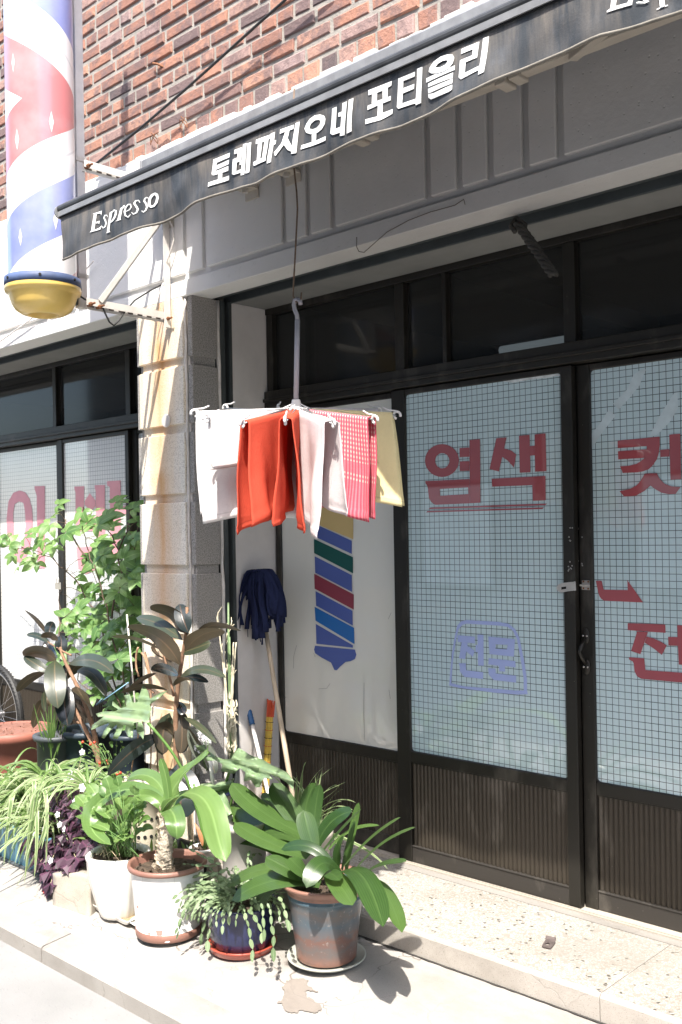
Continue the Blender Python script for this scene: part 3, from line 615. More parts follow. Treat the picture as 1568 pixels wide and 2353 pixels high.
# ================================================================== the house across the lane (added behind the viewer to block low sky, mirrored in the glass)
OB = thing('opposite_house', (-2, -8.2, ZR), 'pale rendered house across the lane, mirrored in the shop glass', 'house')
mb = MB(); mb.box((-16, -9.2, ZR), (-5.2, -8.0, 9.2)); mb.box((-5.0, -9.4, ZR), (4.0, -8.2, 9.6)); mb.box((4.2, -9.2, ZR), (14, -8.0, 8.4)); mb.build('wall', plain('beige_render', (.27, .255, .235), .9, .12, 3, .2), OB)
for x in (-13, -10, -7.2, -4, -1.2, 1.6, 5.4, 8.4):
    for z in (.6, 3.6, 6.3):
        f = MB(); yq = -8.0 if (x < -5.1 or x > 4.1) else -8.2; f.box((x, yq - .02, z), (x + 1.3, yq + .03, z + 1.5)); w = f.build('window', BRONZE, OB); g = MB(); g.box((x + .06, yq + .028, z + .06), (x + 1.24, yq + .034, z + 1.44)); g.build('pane', BOARD if z < 1 else STEELDK, w)

# ================================================================== awning
YA = -1.21; XA0 = onY(140, 490, YA).x; XA1 = 2.3
AW = thing('awning', (0, -0.9, 2.48), 'dark navy retractable shop awning with white lettering on its drooping valance', 'awning')
zf = onY(523, 322, YA).z
bp = [(148, 594), (200, 575), (290, 538), (373, 507), (453, 463), (523, 440), (590, 425), (646, 397), (720, 368), (806, 323), (860, 307), (916, 290), (980, 262), (1045, 233), (1110, 205), (1178, 170), (1250, 140), (1312, 113), (1380, 82), (1462, 58), (1568, 20)]
bw = [(onY(x, y, YA).x, onY(x, y, YA).z) for x, y in bp]
def zbot(x):
    if x <= bw[0][0]: return bw[0][1]
    for (a, za), (b, zb2) in zip(bw, bw[1:]):
        if x <= b: f = (x - a) / (b - a); return za + (zb2 - za) * f
    return bw[-1][1] + 0.012 * math.sin((x - bw[-1][0]) * 7)
def awave(x, z):
    f = max(0.0, min(1.0, (zf - 0.012 - z) / 0.19))
    return 0.012 * f * math.sin(x * 7.3 + 1.0) + 0.007 * f * math.sin(x * 17 + 2 + z * 8) + 0.0022 * math.sin(x * 46 + z * 30) * f + 0.003 * math.sin(x * 23 - z * 52) * f
mb = MB(); nx, nz = 260, 12; g = []
for i in range(nx + 1):
    x = XA0 + (XA1 - XA0) * i / nx; zb3 = zbot(x); c = []
    for j in range(nz + 1): z = zf - 0.012 + (zb3 - zf + 0.012) * j / nz; c.append(mb.vert((x, YA + awave(x, z), z)))
    g.append(c)
for a, b in zip(g, g[1:]):
    for j in range(nz): mb.face((a[j], a[j + 1], b[j + 1], b[j]))
VAL = mb.build('valance', AWN, AW, smooth=True)
mb = MB(); mb.tube([(x, YA + awave(x, zbot(x)), zbot(x)) for x in [XA0 + (XA1 - XA0) * i / 160 for i in range(161)]], 0.0042, 6); mb.build('hem', HEM, VAL, smooth=True)
mb = MB(); z0 = zf
mb.tube([(XA0 - 0.012, YA + 0.006, z0 + 0.020), (XA1, YA + 0.006, z0 + 0.020)], 0.017, 16); mb.box((XA0 - 0.006, YA - 0.010, z0 - 0.013), (XA1, YA + 0.02, z0 + 0.006), 1); mb.box((XA0 - 0.004, YA - 0.005, z0 - 0.017), (XA1, YA + 0.018, z0 - 0.0125), 2)
mb.tube([(XA0 - 0.016, YA + 0.006, z0 + 0.008), (XA0 - 0.010, YA + 0.006, z0 + 0.008)], 0.026, 16, 1)
mb.build('front_rail', [plain('dark_rail_cover', (.045, .047, .05), .55, .35, 14, .15), GREYAL, BLACK], AW, smooth=False)
mb = MB(); n = 60; a = []
for i in range(n + 1):
    x = XA0 + (XA1 - XA0) * i / n; r = []
    for j in range(9): f = j / 8; r.append(mb.vert((x, YA + (0.60) * f, z0 + 0.03 + 0.36 * f - 0.035 * math.sin(math.pi * f))))
    a.append(r)
for p, q in zip(a, a[1:]):
    for j in range(8): mb.face((p[j], q[j], q[j + 1], p[j + 1]))
mb.build('fabric_roof', AWN, AW, smooth=True)
mb = MB(); mb.box((-1.83, -0.61, 2.97), (XA1, -0.478, 3.115)); mb.box((-1.84, -0.615, 2.965), (-1.826, -0.478, 3.118), 0); mb.build('roller_hood', GREYAL, AW, bevel=.008)
mb = MB(); zt_ = onY(1059, 233, -.56).z + .002; mb.box((-1.02, -0.585, zt_), (XA1, -0.540, zt_ + .05))
for x in (835, 1170):
    q = onY(x, 330 if x < 900 else 200, -.56).x; mb.box((q - .03, -0.60, zt_ - .018), (q + .012, -0.53, zt_ + .06)); mb.box((q + .02, -0.597, zt_ - .012), (q + .06, -0.533, zt_ + .056))
mb.build('torsion_bar', CREAM, AW, bevel=.005)
for (x, y) in ((565, 436), (660, 399), (372, 505)):
    mb = MB(); q = onY(x, y, -.52); mb.box((q.x - .045, -.56, q.z + .005), (q.x + .035, -.478, q.z + .014)); mb.box((q.x - .045, -.484, q.z - .03), (q.x + .035, -.477, q.z + .04)); mb.tube([q + V((-.005, 0, -.012)), q + V((-.005, 0, .03))], .014, 6, 1)
    mb.build('wall_bracket', [CREAM, STEEL], AW)
for xa, xb in ((-1.0, -1.35), (0.35, 0.75), (1.0, 1.9)):
    mb = MB(); e = V((xa + .45 * (1 if xb > xa else -1), -.87, 2.80)); mb.obox((xa, -.565, 2.86), e, .03, .045); mb.obox(e, (xb, YA + .03, z0 - .005), .025, .035); mb.tube([e + V((0, 0, -.03)), e + V((0, 0, .03))], .022, 12); mb.build('folding_arm', CREAM, AW, bevel=.004)
ring_ = [[(1005, 340), (1025, 290), (1060, 240), (1110, 205), (1165, 195), (1205, 208), (1215, 240), (1205, 290), (1170, 345), (1120, 380), (1065, 393), (1020, 380)], [(1055, 325), (1070, 290), (1110, 255), (1150, 248), (1165, 262), (1155, 295), (1125, 325), (1085, 343), (1060, 340)]]
letters('korean_lettering', [
    [(82, 651), (253, 584), (250, 630), (118, 682), (110, 712), (247, 655), (244, 700), (108, 754), (108, 768), (241, 718), (238, 766), (90, 812), (72, 808), (66, 793)],
    [(135, 785), (176, 770), (172, 862), (132, 880)], [(40, 888), (242, 814), (238, 858), (38, 930)],
    [(301, 556), (381, 528), (371, 668), (328, 684), (320, 770), (368, 752), (366, 785), (290, 808), (274, 800), (288, 652), (332, 634), (336, 588), (299, 600)],
    [(390, 500), (428, 488), (405, 808), (366, 815)], [(358, 672), (388, 662), (386, 700), (354, 710)], [(437, 492), (478, 478), (462, 785), (418, 797)],
    [[(527, 455), (668, 402), (664, 446), (652, 452), (645, 632), (650, 668), (640, 680), (520, 722), (504, 715), (506, 682), (545, 668), (548, 492), (525, 500)], [(590, 480), (612, 472), (606, 646), (584, 654)]],
    [(672, 392), (714, 376), (700, 690), (662, 705)], [(704, 470), (732, 458), (728, 502), (702, 512)],
    [(768, 350), (905, 300), (898, 345), (862, 358), (850, 440), (890, 520), (882, 575), (850, 560), (815, 508), (736, 628), (722, 590), (790, 490), (820, 372), (764, 395)], [(918, 285), (960, 268), (930, 588), (882, 598)],
    ring_, [(1070, 397), (1115, 382), (1108, 470), (1068, 486)], [(975, 508), (1212, 412), (1210, 455), (970, 550)],
    [(1285, 136), (1330, 116), (1314, 340), (1370, 316), (1366, 374), (1285, 402), (1262, 385)], [(1345, 178), (1388, 162), (1385, 208), (1342, 218)], [(1390, 82), (1436, 62), (1400, 400), (1356, 412)], [(1455, 48), (1503, 30), (1472, 360), (1422, 384)]],
    (471, 218.3), .2271, YA - .0020, WHITE, VAL, awave)
letters('korean_lettering', [
    [[(135, 608), (372, 515), (365, 560), (330, 580), (322, 674), (355, 660), (350, 705), (270, 736), (264, 832), (368, 792), (366, 840), (250, 905), (97, 950), (100, 902), (215, 868), (222, 758), (125, 808), (127, 764), (166, 748), (172, 646), (135, 660)], [(222, 632), (276, 612), (272, 692), (216, 714)]],
    [(435, 490), (604, 420), (600, 465), (484, 512), (478, 583), (592, 540), (588, 588), (474, 636), (468, 738), (607, 690), (605, 735), (430, 792), (412, 775)], [(628, 392), (683, 372), (658, 730), (603, 755)],
    [[(748, 420), (760, 375), (800, 320), (870, 270), (940, 248), (995, 252), (1013, 285), (1000, 340), (960, 390), (900, 425), (830, 442), (775, 440)], [(818, 378), (840, 345), (890, 315), (935, 307), (945, 325), (920, 355), (870, 380), (830, 382)]],
    [(722, 490), (1022, 362), (1020, 408), (722, 532)], [(742, 542), (1005, 434), (1001, 488), (946, 506), (740, 578)], [(738, 594), (946, 518), (1001, 494), (998, 543), (795, 620), (738, 640)], [(737, 646), (795, 636), (998, 558), (998, 608), (965, 630), (760, 697), (735, 680)],
    [(1085, 195), (1265, 120), (1250, 285), (1134, 332), (1126, 440), (1282, 370), (1280, 415), (1085, 505), (1062, 485), (1074, 312), (1198, 262), (1204, 198), (1082, 248)], [(1302, 85), (1360, 65), (1335, 440), (1275, 468)]],
    (815.6, 68.9), .2271, YA - .0020, WHITE, VAL, awave)
ESP = [[(466, 404), (496, 394), (470, 588), (440, 598)], [(450, 407), (548, 374), (541, 424), (532, 402), (500, 408), (478, 412)], [(488, 492), (522, 478), (524, 466), (516, 516), (508, 502), (486, 508)], [(424, 604), (440, 588), (472, 574), (515, 558), (546, 524), (531, 571)],
    stroke([(610, 442), (600, 420), (578, 424), (568, 450), (582, 474), (592, 505), (582, 540), (560, 556), (548, 538)], [7, 9, 14, 18, 19, 18, 14, 10, 7]),
    [(634, 392), (664, 378), (634, 596), (606, 606)], [(600, 612), (612, 598), (640, 586), (645, 598)], stroke([(654, 398), (680, 368), (698, 376), (702, 412), (690, 455), (666, 488), (644, 502)], [7, 12, 18, 21, 19, 14, 8]),
    [(748, 348), (776, 336), (754, 472), (724, 484)], [(706, 490), (724, 476), (758, 462), (760, 472)], stroke([(768, 358), (784, 332), (796, 326)], [14, 20, 16]),
    stroke([(812, 386), (850, 366), (864, 340), (856, 310), (832, 312), (806, 345), (797, 390), (806, 430), (830, 444), (858, 416)], [6, 7, 10, 13, 11, 17, 19, 16, 11, 6]),
    stroke([(944, 290), (932, 266), (905, 272), (892, 300), (910, 328), (926, 360), (914, 396), (886, 412), (868, 394)], [7, 9, 14, 19, 20, 18, 14, 10, 7]),
    stroke([(1024, 244), (1008, 232), (988, 246), (982, 274), (998, 298), (1006, 330), (996, 366), (975, 388), (960, 374)], [7, 9, 13, 18, 19, 17, 13, 10, 7]),
    [[(1013, 292), (1022, 242), (1050, 200), (1090, 181), (1117, 195), (1124, 235), (1112, 285), (1080, 327), (1045, 340), (1018, 325)], [(1040, 298), (1047, 248), (1072, 212), (1090, 206), (1099, 232), (1088, 280), (1066, 314), (1047, 318)]]]
letters('serif_lettering', ESP, (114.9, 402), .2198, YA - .0020, WHITE, VAL, awave)
# second, mostly cut-off word at the right end
EP = [[(470, -130), (560, -150), (522, 92), (436, 130)], [(382, 195), (388, 168), (440, 128), (520, 92), (700, 40), (745, -40), (790, -60), (775, 68), (520, 148)],
    stroke([(1050, -90), (960, -110), (900, -70), (960, -20), (1010, 0), (960, 25), (880, 25), (838, 35)], [10, 24, 40, 50, 40, 26, 28, 18]),
    [(1165, -120), (1240, -150), (1262, 60), (1185, 92)], [(1133, 130), (1140, 110), (1185, 88), (1262, 52), (1308, 42), (1308, 56)]]
letters('serif_lettering', EP, (1338.3, 0), .14652, YA - .0020, WHITE, VAL, awave)

# ================================================================== barber pole and its steel bracket
BPX, BPY = -1.85, -1.10; RB = 0.139; zc = onY(102, 640, BPY).z; zb4 = onY(102, 725, BPY).z
def m_pole():
    t = NT('striped_pole'); uv = t.sep(t.tc('UV')); v = uv[1]
    d = t.math('ABSOLUTE', t.math('SUBTRACT', v, 0.5)); p = t.math('ADD', t.math('MULTIPLY', d, 1200.0), t.math('MULTIPLY', uv[0], 145.0))
    f = t.math('FRACT', t.math('MULTIPLY', t.math('ADD', p, 452.0 - 8), 1 / 452.0))
    W_ = (.72, .70, .70); R_ = (.52, .085, .095); B_ = (.10, .145, .46); G_ = (.55, .54, .56)
    c = t.ramp(f, [(0, W_), (.088, R_), (.358, W_), (.47, G_), (.482, W_), (.59, B_), (.86, W_), (.965, G_), (.98, W_)], 'CONSTANT')
    c = t.mix(t.ramp(t.noise(5, 4), [(.4, .16), (.8, .4)]), c, (.74, .72, .71)); t.set(c, 0.3, 0, 0.9, 0.5, 0.16); return t.mat  # stripes whitened in patches: sun glare and fading put into the colour
BP = thing('barber_pole', (BPX, BPY, zb4), 'large red, white and blue striped barber pole with a yellow bottom dish', 'barber pole')
# angle 0 of the UV starts on the left edge seen from the street
toc = (V((CP.x, CP.y, 0)) - V((BPX, BPY, 0))).normalized(); a0 = math.atan2(toc.y, toc.x) - math.pi / 2
z1 = zc + 2 * (onX(102, 262, BPX).z - zc); mb = MB(); n = 64; pr = []
zpp = 1 / ppm((BPX, BPY, zc)); hh = 1200 / zpp; zmid = onY(85, 262, BPY).z
zz = [zmid - hh * .5 + hh * k / 40 for k in range(41)]; zz = [z for z in zz if z > zc] ; zz = [zc] + zz
rows = []
for z in zz:
    rows.append([mb.vert((BPX + RB * math.cos(a0 - 0 + 2 * math.pi * j / n), BPY + RB * math.sin(a0 + 2 * math.pi * j / n), z), (2 * j / n, (z - zmid) / hh + .5)) for j in range(n + 1)])
for a, b in zip(rows, rows[1:]):
    for j in range(n): mb.face((a[j], a[j + 1], b[j + 1], b[j]))
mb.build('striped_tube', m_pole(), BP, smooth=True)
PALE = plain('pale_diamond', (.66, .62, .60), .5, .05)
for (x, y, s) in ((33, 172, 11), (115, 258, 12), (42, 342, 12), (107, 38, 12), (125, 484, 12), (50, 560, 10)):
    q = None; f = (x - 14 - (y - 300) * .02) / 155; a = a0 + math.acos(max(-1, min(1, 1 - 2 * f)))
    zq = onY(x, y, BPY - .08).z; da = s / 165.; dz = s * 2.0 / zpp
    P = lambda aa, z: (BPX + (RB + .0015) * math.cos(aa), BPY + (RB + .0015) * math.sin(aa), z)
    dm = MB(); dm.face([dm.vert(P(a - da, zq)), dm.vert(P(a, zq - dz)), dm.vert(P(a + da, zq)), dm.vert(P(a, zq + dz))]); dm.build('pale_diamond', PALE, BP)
mb = MB(); mb.lathe((BPX, BPY, zc), [(RB + .001, .0), (RB + .016, -.004), (RB + .018, -.04), (RB + .001, -.042)], 48)
mb.build('blue_band', plain('weathered_blue_band', (.065, .095, .19), .6, .35, 9, .1), BP, smooth=True)
mb = MB(); R2 = RB + .016; zd = zb4 - zc
mb.lathe((BPX, BPY, zc), [(R2, -.036), (R2 + .002, -.05), (R2 - .002, -.062), (R2 - .012, -.066), (R2 - .016, -.075), (R2 - .028, zd * .72), (R2 - .042, zd * .86), (R2 - .065, zd * .955), (R2 - .09, zd), (.062, zd), (.057, zd + .004), (.055, zd + .03), (.0, zd + .032)], 48)
YEL = plain('yellow_plastic', (.80, .55, .15), .35, .12, 5, .03, coat=.4); mb.build('bottom_dish', YEL, BP, smooth=True)
for k in range(3):
    a = a0 + .5 + k * 1.0; mb = MB(); P = V((BPX + (RB + .017) * math.cos(a), BPY + (RB + .017) * math.sin(a), zc - .02)); mb.tube([P, P + V((math.cos(a), math.sin(a), 0)) * .004], .006, 8); mb.build('screw', BLACK, BP)
PX_ = -1.84; zlo = onX(203, 706, PX_).z
BR = thing('steel_bracket', (PX_, -0.7, zlo), 'white-painted slotted steel bracket carrying the barber pole off the wall', 'bracket')
mb = MB(); mb.box((PX_ - .018, -.945, zlo - .01), (PX_ + .018, -.905, 4.6)); mb.build('post', plain('grey_white_paint', (.52, .49, .47), .6, .12, 10, .2), BR, bevel=.003)
mb = MB(); mb.box((PX_ - .021, -.95, zlo + .12), (PX_ + .021, -.90, zlo + .135)); mb.build('band_clamp', STEEL, BR); mb = MB(); q = onX(185, 380, PX_).z; mb.box((PX_ - .021, -.95, q + .01), (PX_ + .021, -.90, q + .03)); mb.build('band_clamp', STEEL, BR)
PNT = plain('white_steel_paint', (.60, .57, .53), .6, .12, 14, .2)
def slotted(p, q, w, name, n, side):
    p = V(p); q = V(q); mb = MB(); d = (q - p).normalized(); a = V(side); b = d.cross(a).normalized()
    mb.obox(p, q, .003, w, up=a); mb.obox(p + b * w / 2 + a * w / 2, q + b * w / 2 + a * w / 2, w, .003, up=b) if False else mb.obox(p + a * w * .5 + b * w * .5, q + a * w * .5 + b * w * .5, w, .003, up=b)
    L = (q - p).length; k = int(L / .05)
    for i in range(k):
        c = p + d * (.02 + .05 * i + .012)
        for off, nn, up in ((V((0, 0, 0)), b * .0022, a), ):
            mb.obox(c - d * .013, c + d * .013, .0046, .008, up=a, m=1)
        c2 = c + a * w * .5 + b * w * .5; mb.obox(c2 - d * .013, c2 + d * .013, .0046, .008, up=b.cross(d).cross(d) if False else a.cross(d), m=1) if False else None
    return mb.build(name, [PNT, plain('slot_shadow', (.10, .08, .07), .9, .3, 30, 0), RUST], BR)
zA = onX(185, 388, PX_).z
slotted((PX_ + .02, -.92, zlo), (PX_ + .02, -.478, zlo), .03, 'arm', 9, (0, 0, 1)); slotted((PX_ + .02, -.92, zA), (PX_ + .02, -.478, zA), .03, 'arm', 9, (0, 0, 1))
slotted((PX_ + .024, -.483, zlo - .04), (PX_ + .024, -.483, zA + .03), .034, 'wall_angle', 9, (0, -1, 0))
slotted((PX_ + .028, -.85, zlo + .015), (PX_ + .028, -.50, onX(290, 520, PX_).z + .08), .024, 'brace', 9, (0, -.5, .8))
for (y, z) in ((-.905, zlo + .004), (-.86, zlo), (-.905, zA + .005), (-.50, zlo)): mb = MB(); mb.tube([(PX_ + .02, y, z), (PX_ + .05, y, z)], .009, 6); mb.tube([(PX_ + .01, y, z), (PX_ + .075, y, z)], .0045, 6); mb.build('bolt', RUST, BR)
mb = MB(); mb.box((PX_ - .015, -1.0, zlo + .03), (PX_ + .012, -.945, zlo + .085)); mb.box((PX_ - .012, -1.01, zlo + .0), (PX_ + .01, -.93, zlo + .03)); mb.build('mounting_block', STEELDK, BR, bevel=.004)
mb = MB(); pts = [onX(x, y, PX_ + .03) for x, y in ((184, 680), (196, 688), (210, 692), (230, 690), (236, 702), (242, 720), (252, 740), (262, 748), (272, 738), (288, 715), (310, 690), (345, 668), (370, 655))]; mb.tube(pts, .004, 6)
tag(mb.build('lamp_cable', RUBBER, smooth=True), 'thin black cable looping from the barber pole dish along the bracket', 'cable')
mb = MB(); pts = [onY(x, y, -.50) for x, y in ((386, 500), (396, 520), (400, 550), (392, 580), (384, 600), (378, 625), (376, 650))]; mb.tube(pts, .0035, 6); mb.tube([pts[-1] + V((0, 0, .0)), pts[-1] + V((-.01, -.02, -.06)), pts[-1] + V((-.06, -.01, -.17))], .0035, 6)
tag(mb.build('white_cable', SEAL, smooth=True), 'short white cable hanging beside the slotted wall angle under the awning', 'cable')
mb = MB(); pts = [onY(x, y, -.50) for x, y in ((213, 383), (317, 300), (433, 200), (523, 119), (596, 53), (656, 0), (760, -95))]; mb.tube(pts, .006, 8)
tag(mb.build('power_cable', RUBBER, smooth=True), 'black cable slanting up across the red brick wall', 'cable')
mb = MB(); pts = [onY(x, y, -.495) for x, y in ((-30, 800), (0, 785), (60, 742), (105, 705), (150, 672), (215, 600))]; mb.tube(pts, .004, 6)
tag(mb.build('white_wire', SEAL, smooth=True), 'thin white wire slanting across the plaster below the barber pole', 'wire')
mb = MB(); pts = [onY(x, y, -.455) for x, y in ((352, 146), (362, 147), (371, 152))]; mb.tube(pts[:2] + [pts[2] + V((0, .02, 0))], .006, 6)
for x, y in ((420, 283), (352, 320)): p = onY(x, y, -.46); mb.tube([p + V((.03 * math.sin(k), -.01 * math.cos(2 * k), .028 * math.cos(k * 1.7))) for k in range(9)], .0022, 5)
tag(mb.build('wall_nail', RUST), 'rusty nail and wire ends left in the bricks above the awning', 'nail')

# ================================================================== wires hanging from the lintel
WY = -0.88
mb = MB(); zt = onY(678, 392, WY).z; pts = [onY(675, 375, WY) + V((0, .01, .26)), onY(674, 374, WY) + V((0, 0, .14))] + [onY(x, y, WY) for x, y in ((675, 375), (677, 395), (682, 440), (684, 480), (681, 540), (678, 600), (675, 650), (674, 680), (679, 692), (686, 695), (692, 688), (693, 672))]; mb.tube(pts, .003, 6)
tag(mb.build('hanging_wire', plain('rusty_wire', (.13, .09, .06), .8, .4, 60, .2), smooth=True), 'rusty wire hanging from the awning bar to the hook of the drying rack', 'wire')
mb = MB(); pts = [onY(x, y, -.484) for x, y in ((820, 545), (820, 567), (825, 578), (837, 580), (856, 563), (890, 533), (940, 506), (990, 487), (1045, 472), (1066, 458), (1069, 470))]; mb.tube(pts, .0016, 5)
tag(mb.build('loose_wire', plain('dull_wire', (.10, .085, .07), .7, .3, 40, 0), smooth=True), 'thin loose wire curling over the grey shaded lintel', 'wire')
mb = MB(); a, b = onY(1191, 515, -.37), onY(1273, 633, -.40); d = b - a
for ph in (0, 2.1, 4.2): mb.tube([a + d * (i / 30) + V((.012 * math.cos(i * .75 + ph), .012 * math.sin(i * .75 + ph), 0)) for i in range(31)], .0085, 6)
mb.tube([a + V((-.02, .02, .03)), a + V((-.03, 0, 0)), a + V((0, -.02, -.03))], .009, 6); mb.tube([a + V((-.02, .02, .03)), a + V((.03, 0, -.01)), a + V((.01, .02, -.04))], .008, 6)
tag(mb.build('twisted_cord', plain('dark_twine', (.035, .032, .027), .8, .3, 40, .3), smooth=True), 'twisted dark cord dangling from the shutter slot under the lintel', 'cord')

# ================================================================== drying rack and towels
HUB = onY(681, 942, WY); RR = 231 * ppm(HUB); QS = RR / .375
RK = thing('drying_rack', (HUB.x, HUB.y, HUB.z - .05), 'hanging rotary clothes rack with grey pole and wire clips under the awning', 'drying rack')
GP = plain('grey_plastic', (.30, .29, .31), .45, .1, 12, .05); WP = plain('white_plastic', (.66, .64, .62), .4, .05, 8, .03); CHR = plain('chrome_wire', (.35, .35, .36), .3, .15, 8, 0, metal=.8)
mb = MB(); hk = [onY(x, y, WY) for x, y in ((684, 735), (683, 724), (678, 712), (676, 700), (678, 690), (684, 687), (690, 692), (691, 700))]; mb.tube(hk, .0075, 8); mb.build('hook', GP, RK, smooth=True)
mb = MB(); mb.tube([onY(684, 735, WY), HUB + V((0, 0, .02))], .009, 10); mb.build('pole', GP, RK, smooth=True)
mb = MB(); mb.lathe(HUB, [(.0, .035), (.014, .035), (.02, .01), (.06, .0), (.066, -.012), (.05, -.02), (.0, -.022)], 24); mb.build('hub', WP, RK, smooth=True)
for k in range(7):
    mb = MB(); pts = [HUB + V((.014 * math.cos(i * .9 + k), .014 * math.sin(i * .9 + k), .01 + .008 * i)) for i in range(4)]
    a = k * .9; pts.append(HUB + V((.07 * math.cos(a), .07 * math.sin(a), -.005))); mb.tube(pts, .002, 5)
    mb.build('tie_string', WP, RK)
def arm_tip(x, y, back=False):
    d = ray(x, y); o = CP - HUB; A = d.x ** 2 + d.y ** 2; B = 2 * (o.x * d.x + o.y * d.y); C_ = o.x ** 2 + o.y ** 2 - RR ** 2; D = B * B - 4 * A * C_
    t = -B / (2 * A) if D < 0 else (-B + (1 if back else -1) * math.sqrt(D)) / (2 * A)
    return CP + d * t
TIPS = {}
for nm, x, y, bk in (('a', 450, 950, 0), ('b', 476, 961, 0), ('c', 558, 973, 0), ('d', 656, 966, 0), ('e', 766, 973, 0), ('f', 860, 964, 0), ('g', 910, 954, 0), ('h', 868, 944, 1), ('i', 520, 938, 1), ('j', 640, 938, 1)):
    tp = arm_tip(x, y, bk); TIPS[nm] = tp; d = (tp - HUB); mb = MB(); b0 = HUB + V((d.x, d.y, 0)).normalized() * .055
    for s in (-1, 1):
        sd = V((-d.y, d.x, 0)).normalized() * .006 * s; mb.tube([b0 + sd, tp + sd], .0022, 6)
    arm = mb.build('arm', CHR, RK, smooth=True)
    cl = MB(); u = d.normalized(); up = V((0, 0, 1)); c = tp + u * .004
    cl.tube([c + (u * math.cos(q) + up * math.sin(q)) * .012 for q in [k * .45 - .4 for k in range(12)]], .0045, 8)
    cl.tube([c + up * .014, c + up * .016 - u * .03, c + up * .024 - u * .05], .003, 6)
    cl.build('clip', WP, arm, smooth=True)
def m_towel(name, col, c2=None, pat=False, trans=.25):
    t = NT(name); n = t.noise(120, 4, .7); n2 = t.noise(6, 3); c = t.mix(t.math('MULTIPLY', n, .5), col, tuple(x * .78 for x in col)); vv = t.sep(t.tc('UV'))[1]; hm = t.math('LESS_THAN', t.math('ABSOLUTE', t.math('SUBTRACT', vv, .945)), .006); c = t.mix(t.math('MULTIPLY', hm, .35), c, tuple(x * .45 for x in col))
    if pat:
        uv = t.sep(t.tc('UV')); u, v = uv[0], uv[1]
        st = t.math('GREATER_THAN', t.math('SINE', t.math('MULTIPLY', u, 150.0)), 0.1); c = t.mix(t.math('MULTIPLY', st, .75), (.60, .10, .14), (.72, .27, .31))
        dots = t.math('MULTIPLY', t.math('GREATER_THAN', t.math('SINE', t.math('MULTIPLY', u, 150.0)), .15), t.math('GREATER_THAN', t.math('SINE', t.math('MULTIPLY', v, 150.0)), .1))
        top = t.ramp(v, [(.0, 1), (.47, 1), (.475, 0), (.58, 0), (.585, 1), (.645, 1), (.65, 0)], 'CONSTANT'); c = t.mix(t.math('MULTIPLY', dots, top), c, (.72, .55, .48))
    t.set(c, .95, 0, 0, .15); t.bump(t.math('ADD', n, t.math('MULTIPLY', t.noise(18, 4), 1.5)), .35, .004)
    tr = t.n.new('ShaderNodeBsdfTranslucent'); t.link(c, tr.inputs[0]); ms = t.n.new('ShaderNodeMixShader'); ms.inputs[0].default_value = trans
    t.link(t.b.outputs[0], ms.inputs[1]); t.link(tr.outputs[0], ms.inputs[2]); t.link(ms.outputs[0], t.out.inputs[0]); return t.mat
TW = m_towel('white_terry', (.80, .775, .765)); TWP = m_towel('soft_white_cotton', (.78, .72, .72)); TO = m_towel('orange_cotton', (.72, .115, .065), trans=.35); TP = m_towel('pink_woven', (.5, .05, .09), pat=True); TY = m_towel('yellow_cotton', (.80, .70, .40))
def towel(tip, r0, r1, mat, lf, lb, label, gap=.016, wav=.010, sd=1, skew=0, flare=.0, name='towel', bend=0):
    # cloth folded over one arm: u along the arm, v from the front hem over the arm to the back hem
    rnd = random.Random(sd); tp = TIPS[tip]; d = tp - HUB; h = V((d.x, d.y, 0)); L = h.length; u_ = h.normalized(); nrm = V((u_.y, -u_.x, 0))
    if nrm.dot(CP - HUB) < 0: nrm = -nrm
    r0 *= QS; r1 *= QS; lf *= QS; lb *= QS; mb = MB(); nu, nv = 30, 64; tot = lf + lb; ph = [rnd.uniform(0, 6.28) for _ in range(6)]; G = []
    for i in range(nu + 1):
        f = i / nu; r = r0 + (r1 - r0) * f; row = []
        zt = HUB.z + d.z * (r / L)
        for j in range(nv + 1):
            s = tot * j / nv - lf                       # <0 front, >0 back
            if abs(s) < .02: a = s / .02 * math.pi / 2; off = V((0, 0, 0)) - nrm * (gap * .5 * math.sin(a)); z = .007 * math.cos(a)
            else:
                k = abs(s) - .02; q = min(1, k / .3); sg = -1 if s < 0 else 1
                off = nrm * (-sg) * (gap * .5 + .008 * q); z = -k
                w = .78 * wav * q * (math.sin(f * 6.5 + ph[0] + sg) + .55 * math.sin(f * 13 + ph[1] + k * 4 * sg) + .25 * math.sin(f * 25 + ph[2] + k * 9) + .30 * math.sin(f * 8 + k * 26 + ph[5]))
                off += nrm * w + u_ * ((f - .5) * flare * q + skew * k * (1 if sg < 0 else .6) + .006 * math.sin(k * 11 + ph[3]) * q)
                off += nrm * bend * k * k
                z += .010 * math.sin(f * 5 + ph[4]) * q + skew * 0
            hem = .0025 if (j in (1, 2, nv - 1, nv - 2)) else 0
            row.append(mb.vert(HUB + u_ * r + off + V((0, 0, zt - HUB.z + z)) + nrm * (hem if s < 0 else -hem), (f, abs(s) / max(lf, lb)), f))
        G.append(row)
    for a, b in zip(G, G[1:]):
        for j in range(nv): mb.face((a[j], b[j], b[j + 1], a[j + 1]))
    o = mb.build(name, mat, smooth=True, solid=.003); return tag(o, label, 'towel', 'towels hung on the rotary rack')
towel('a', .03, .375, TW, .415, .38, 'long plain white towel at the left end of the drying rack', sd=2, skew=-.03, wav=.009)
towel('b', .05, .365, TW, .195, .20, 'short white terry towel hung in front of the long white one', sd=4, wav=.011)
towel('c', .03, .362, TO, .375, .40, 'wide coral red towel left of the small coral one', sd=5, skew=.02, wav=.015, gap=.03)
towel('d', .02, .36, TO, .395, .37, 'narrow coral red towel seen edge-on in the middle of the rack', sd=9, wav=.018, gap=.04, flare=.0)
towel('e', .04, .36, TWP, .405, .33, 'pale pinkish white towel right of the coral towels', sd=12, wav=.017, gap=.05, skew=-.03)
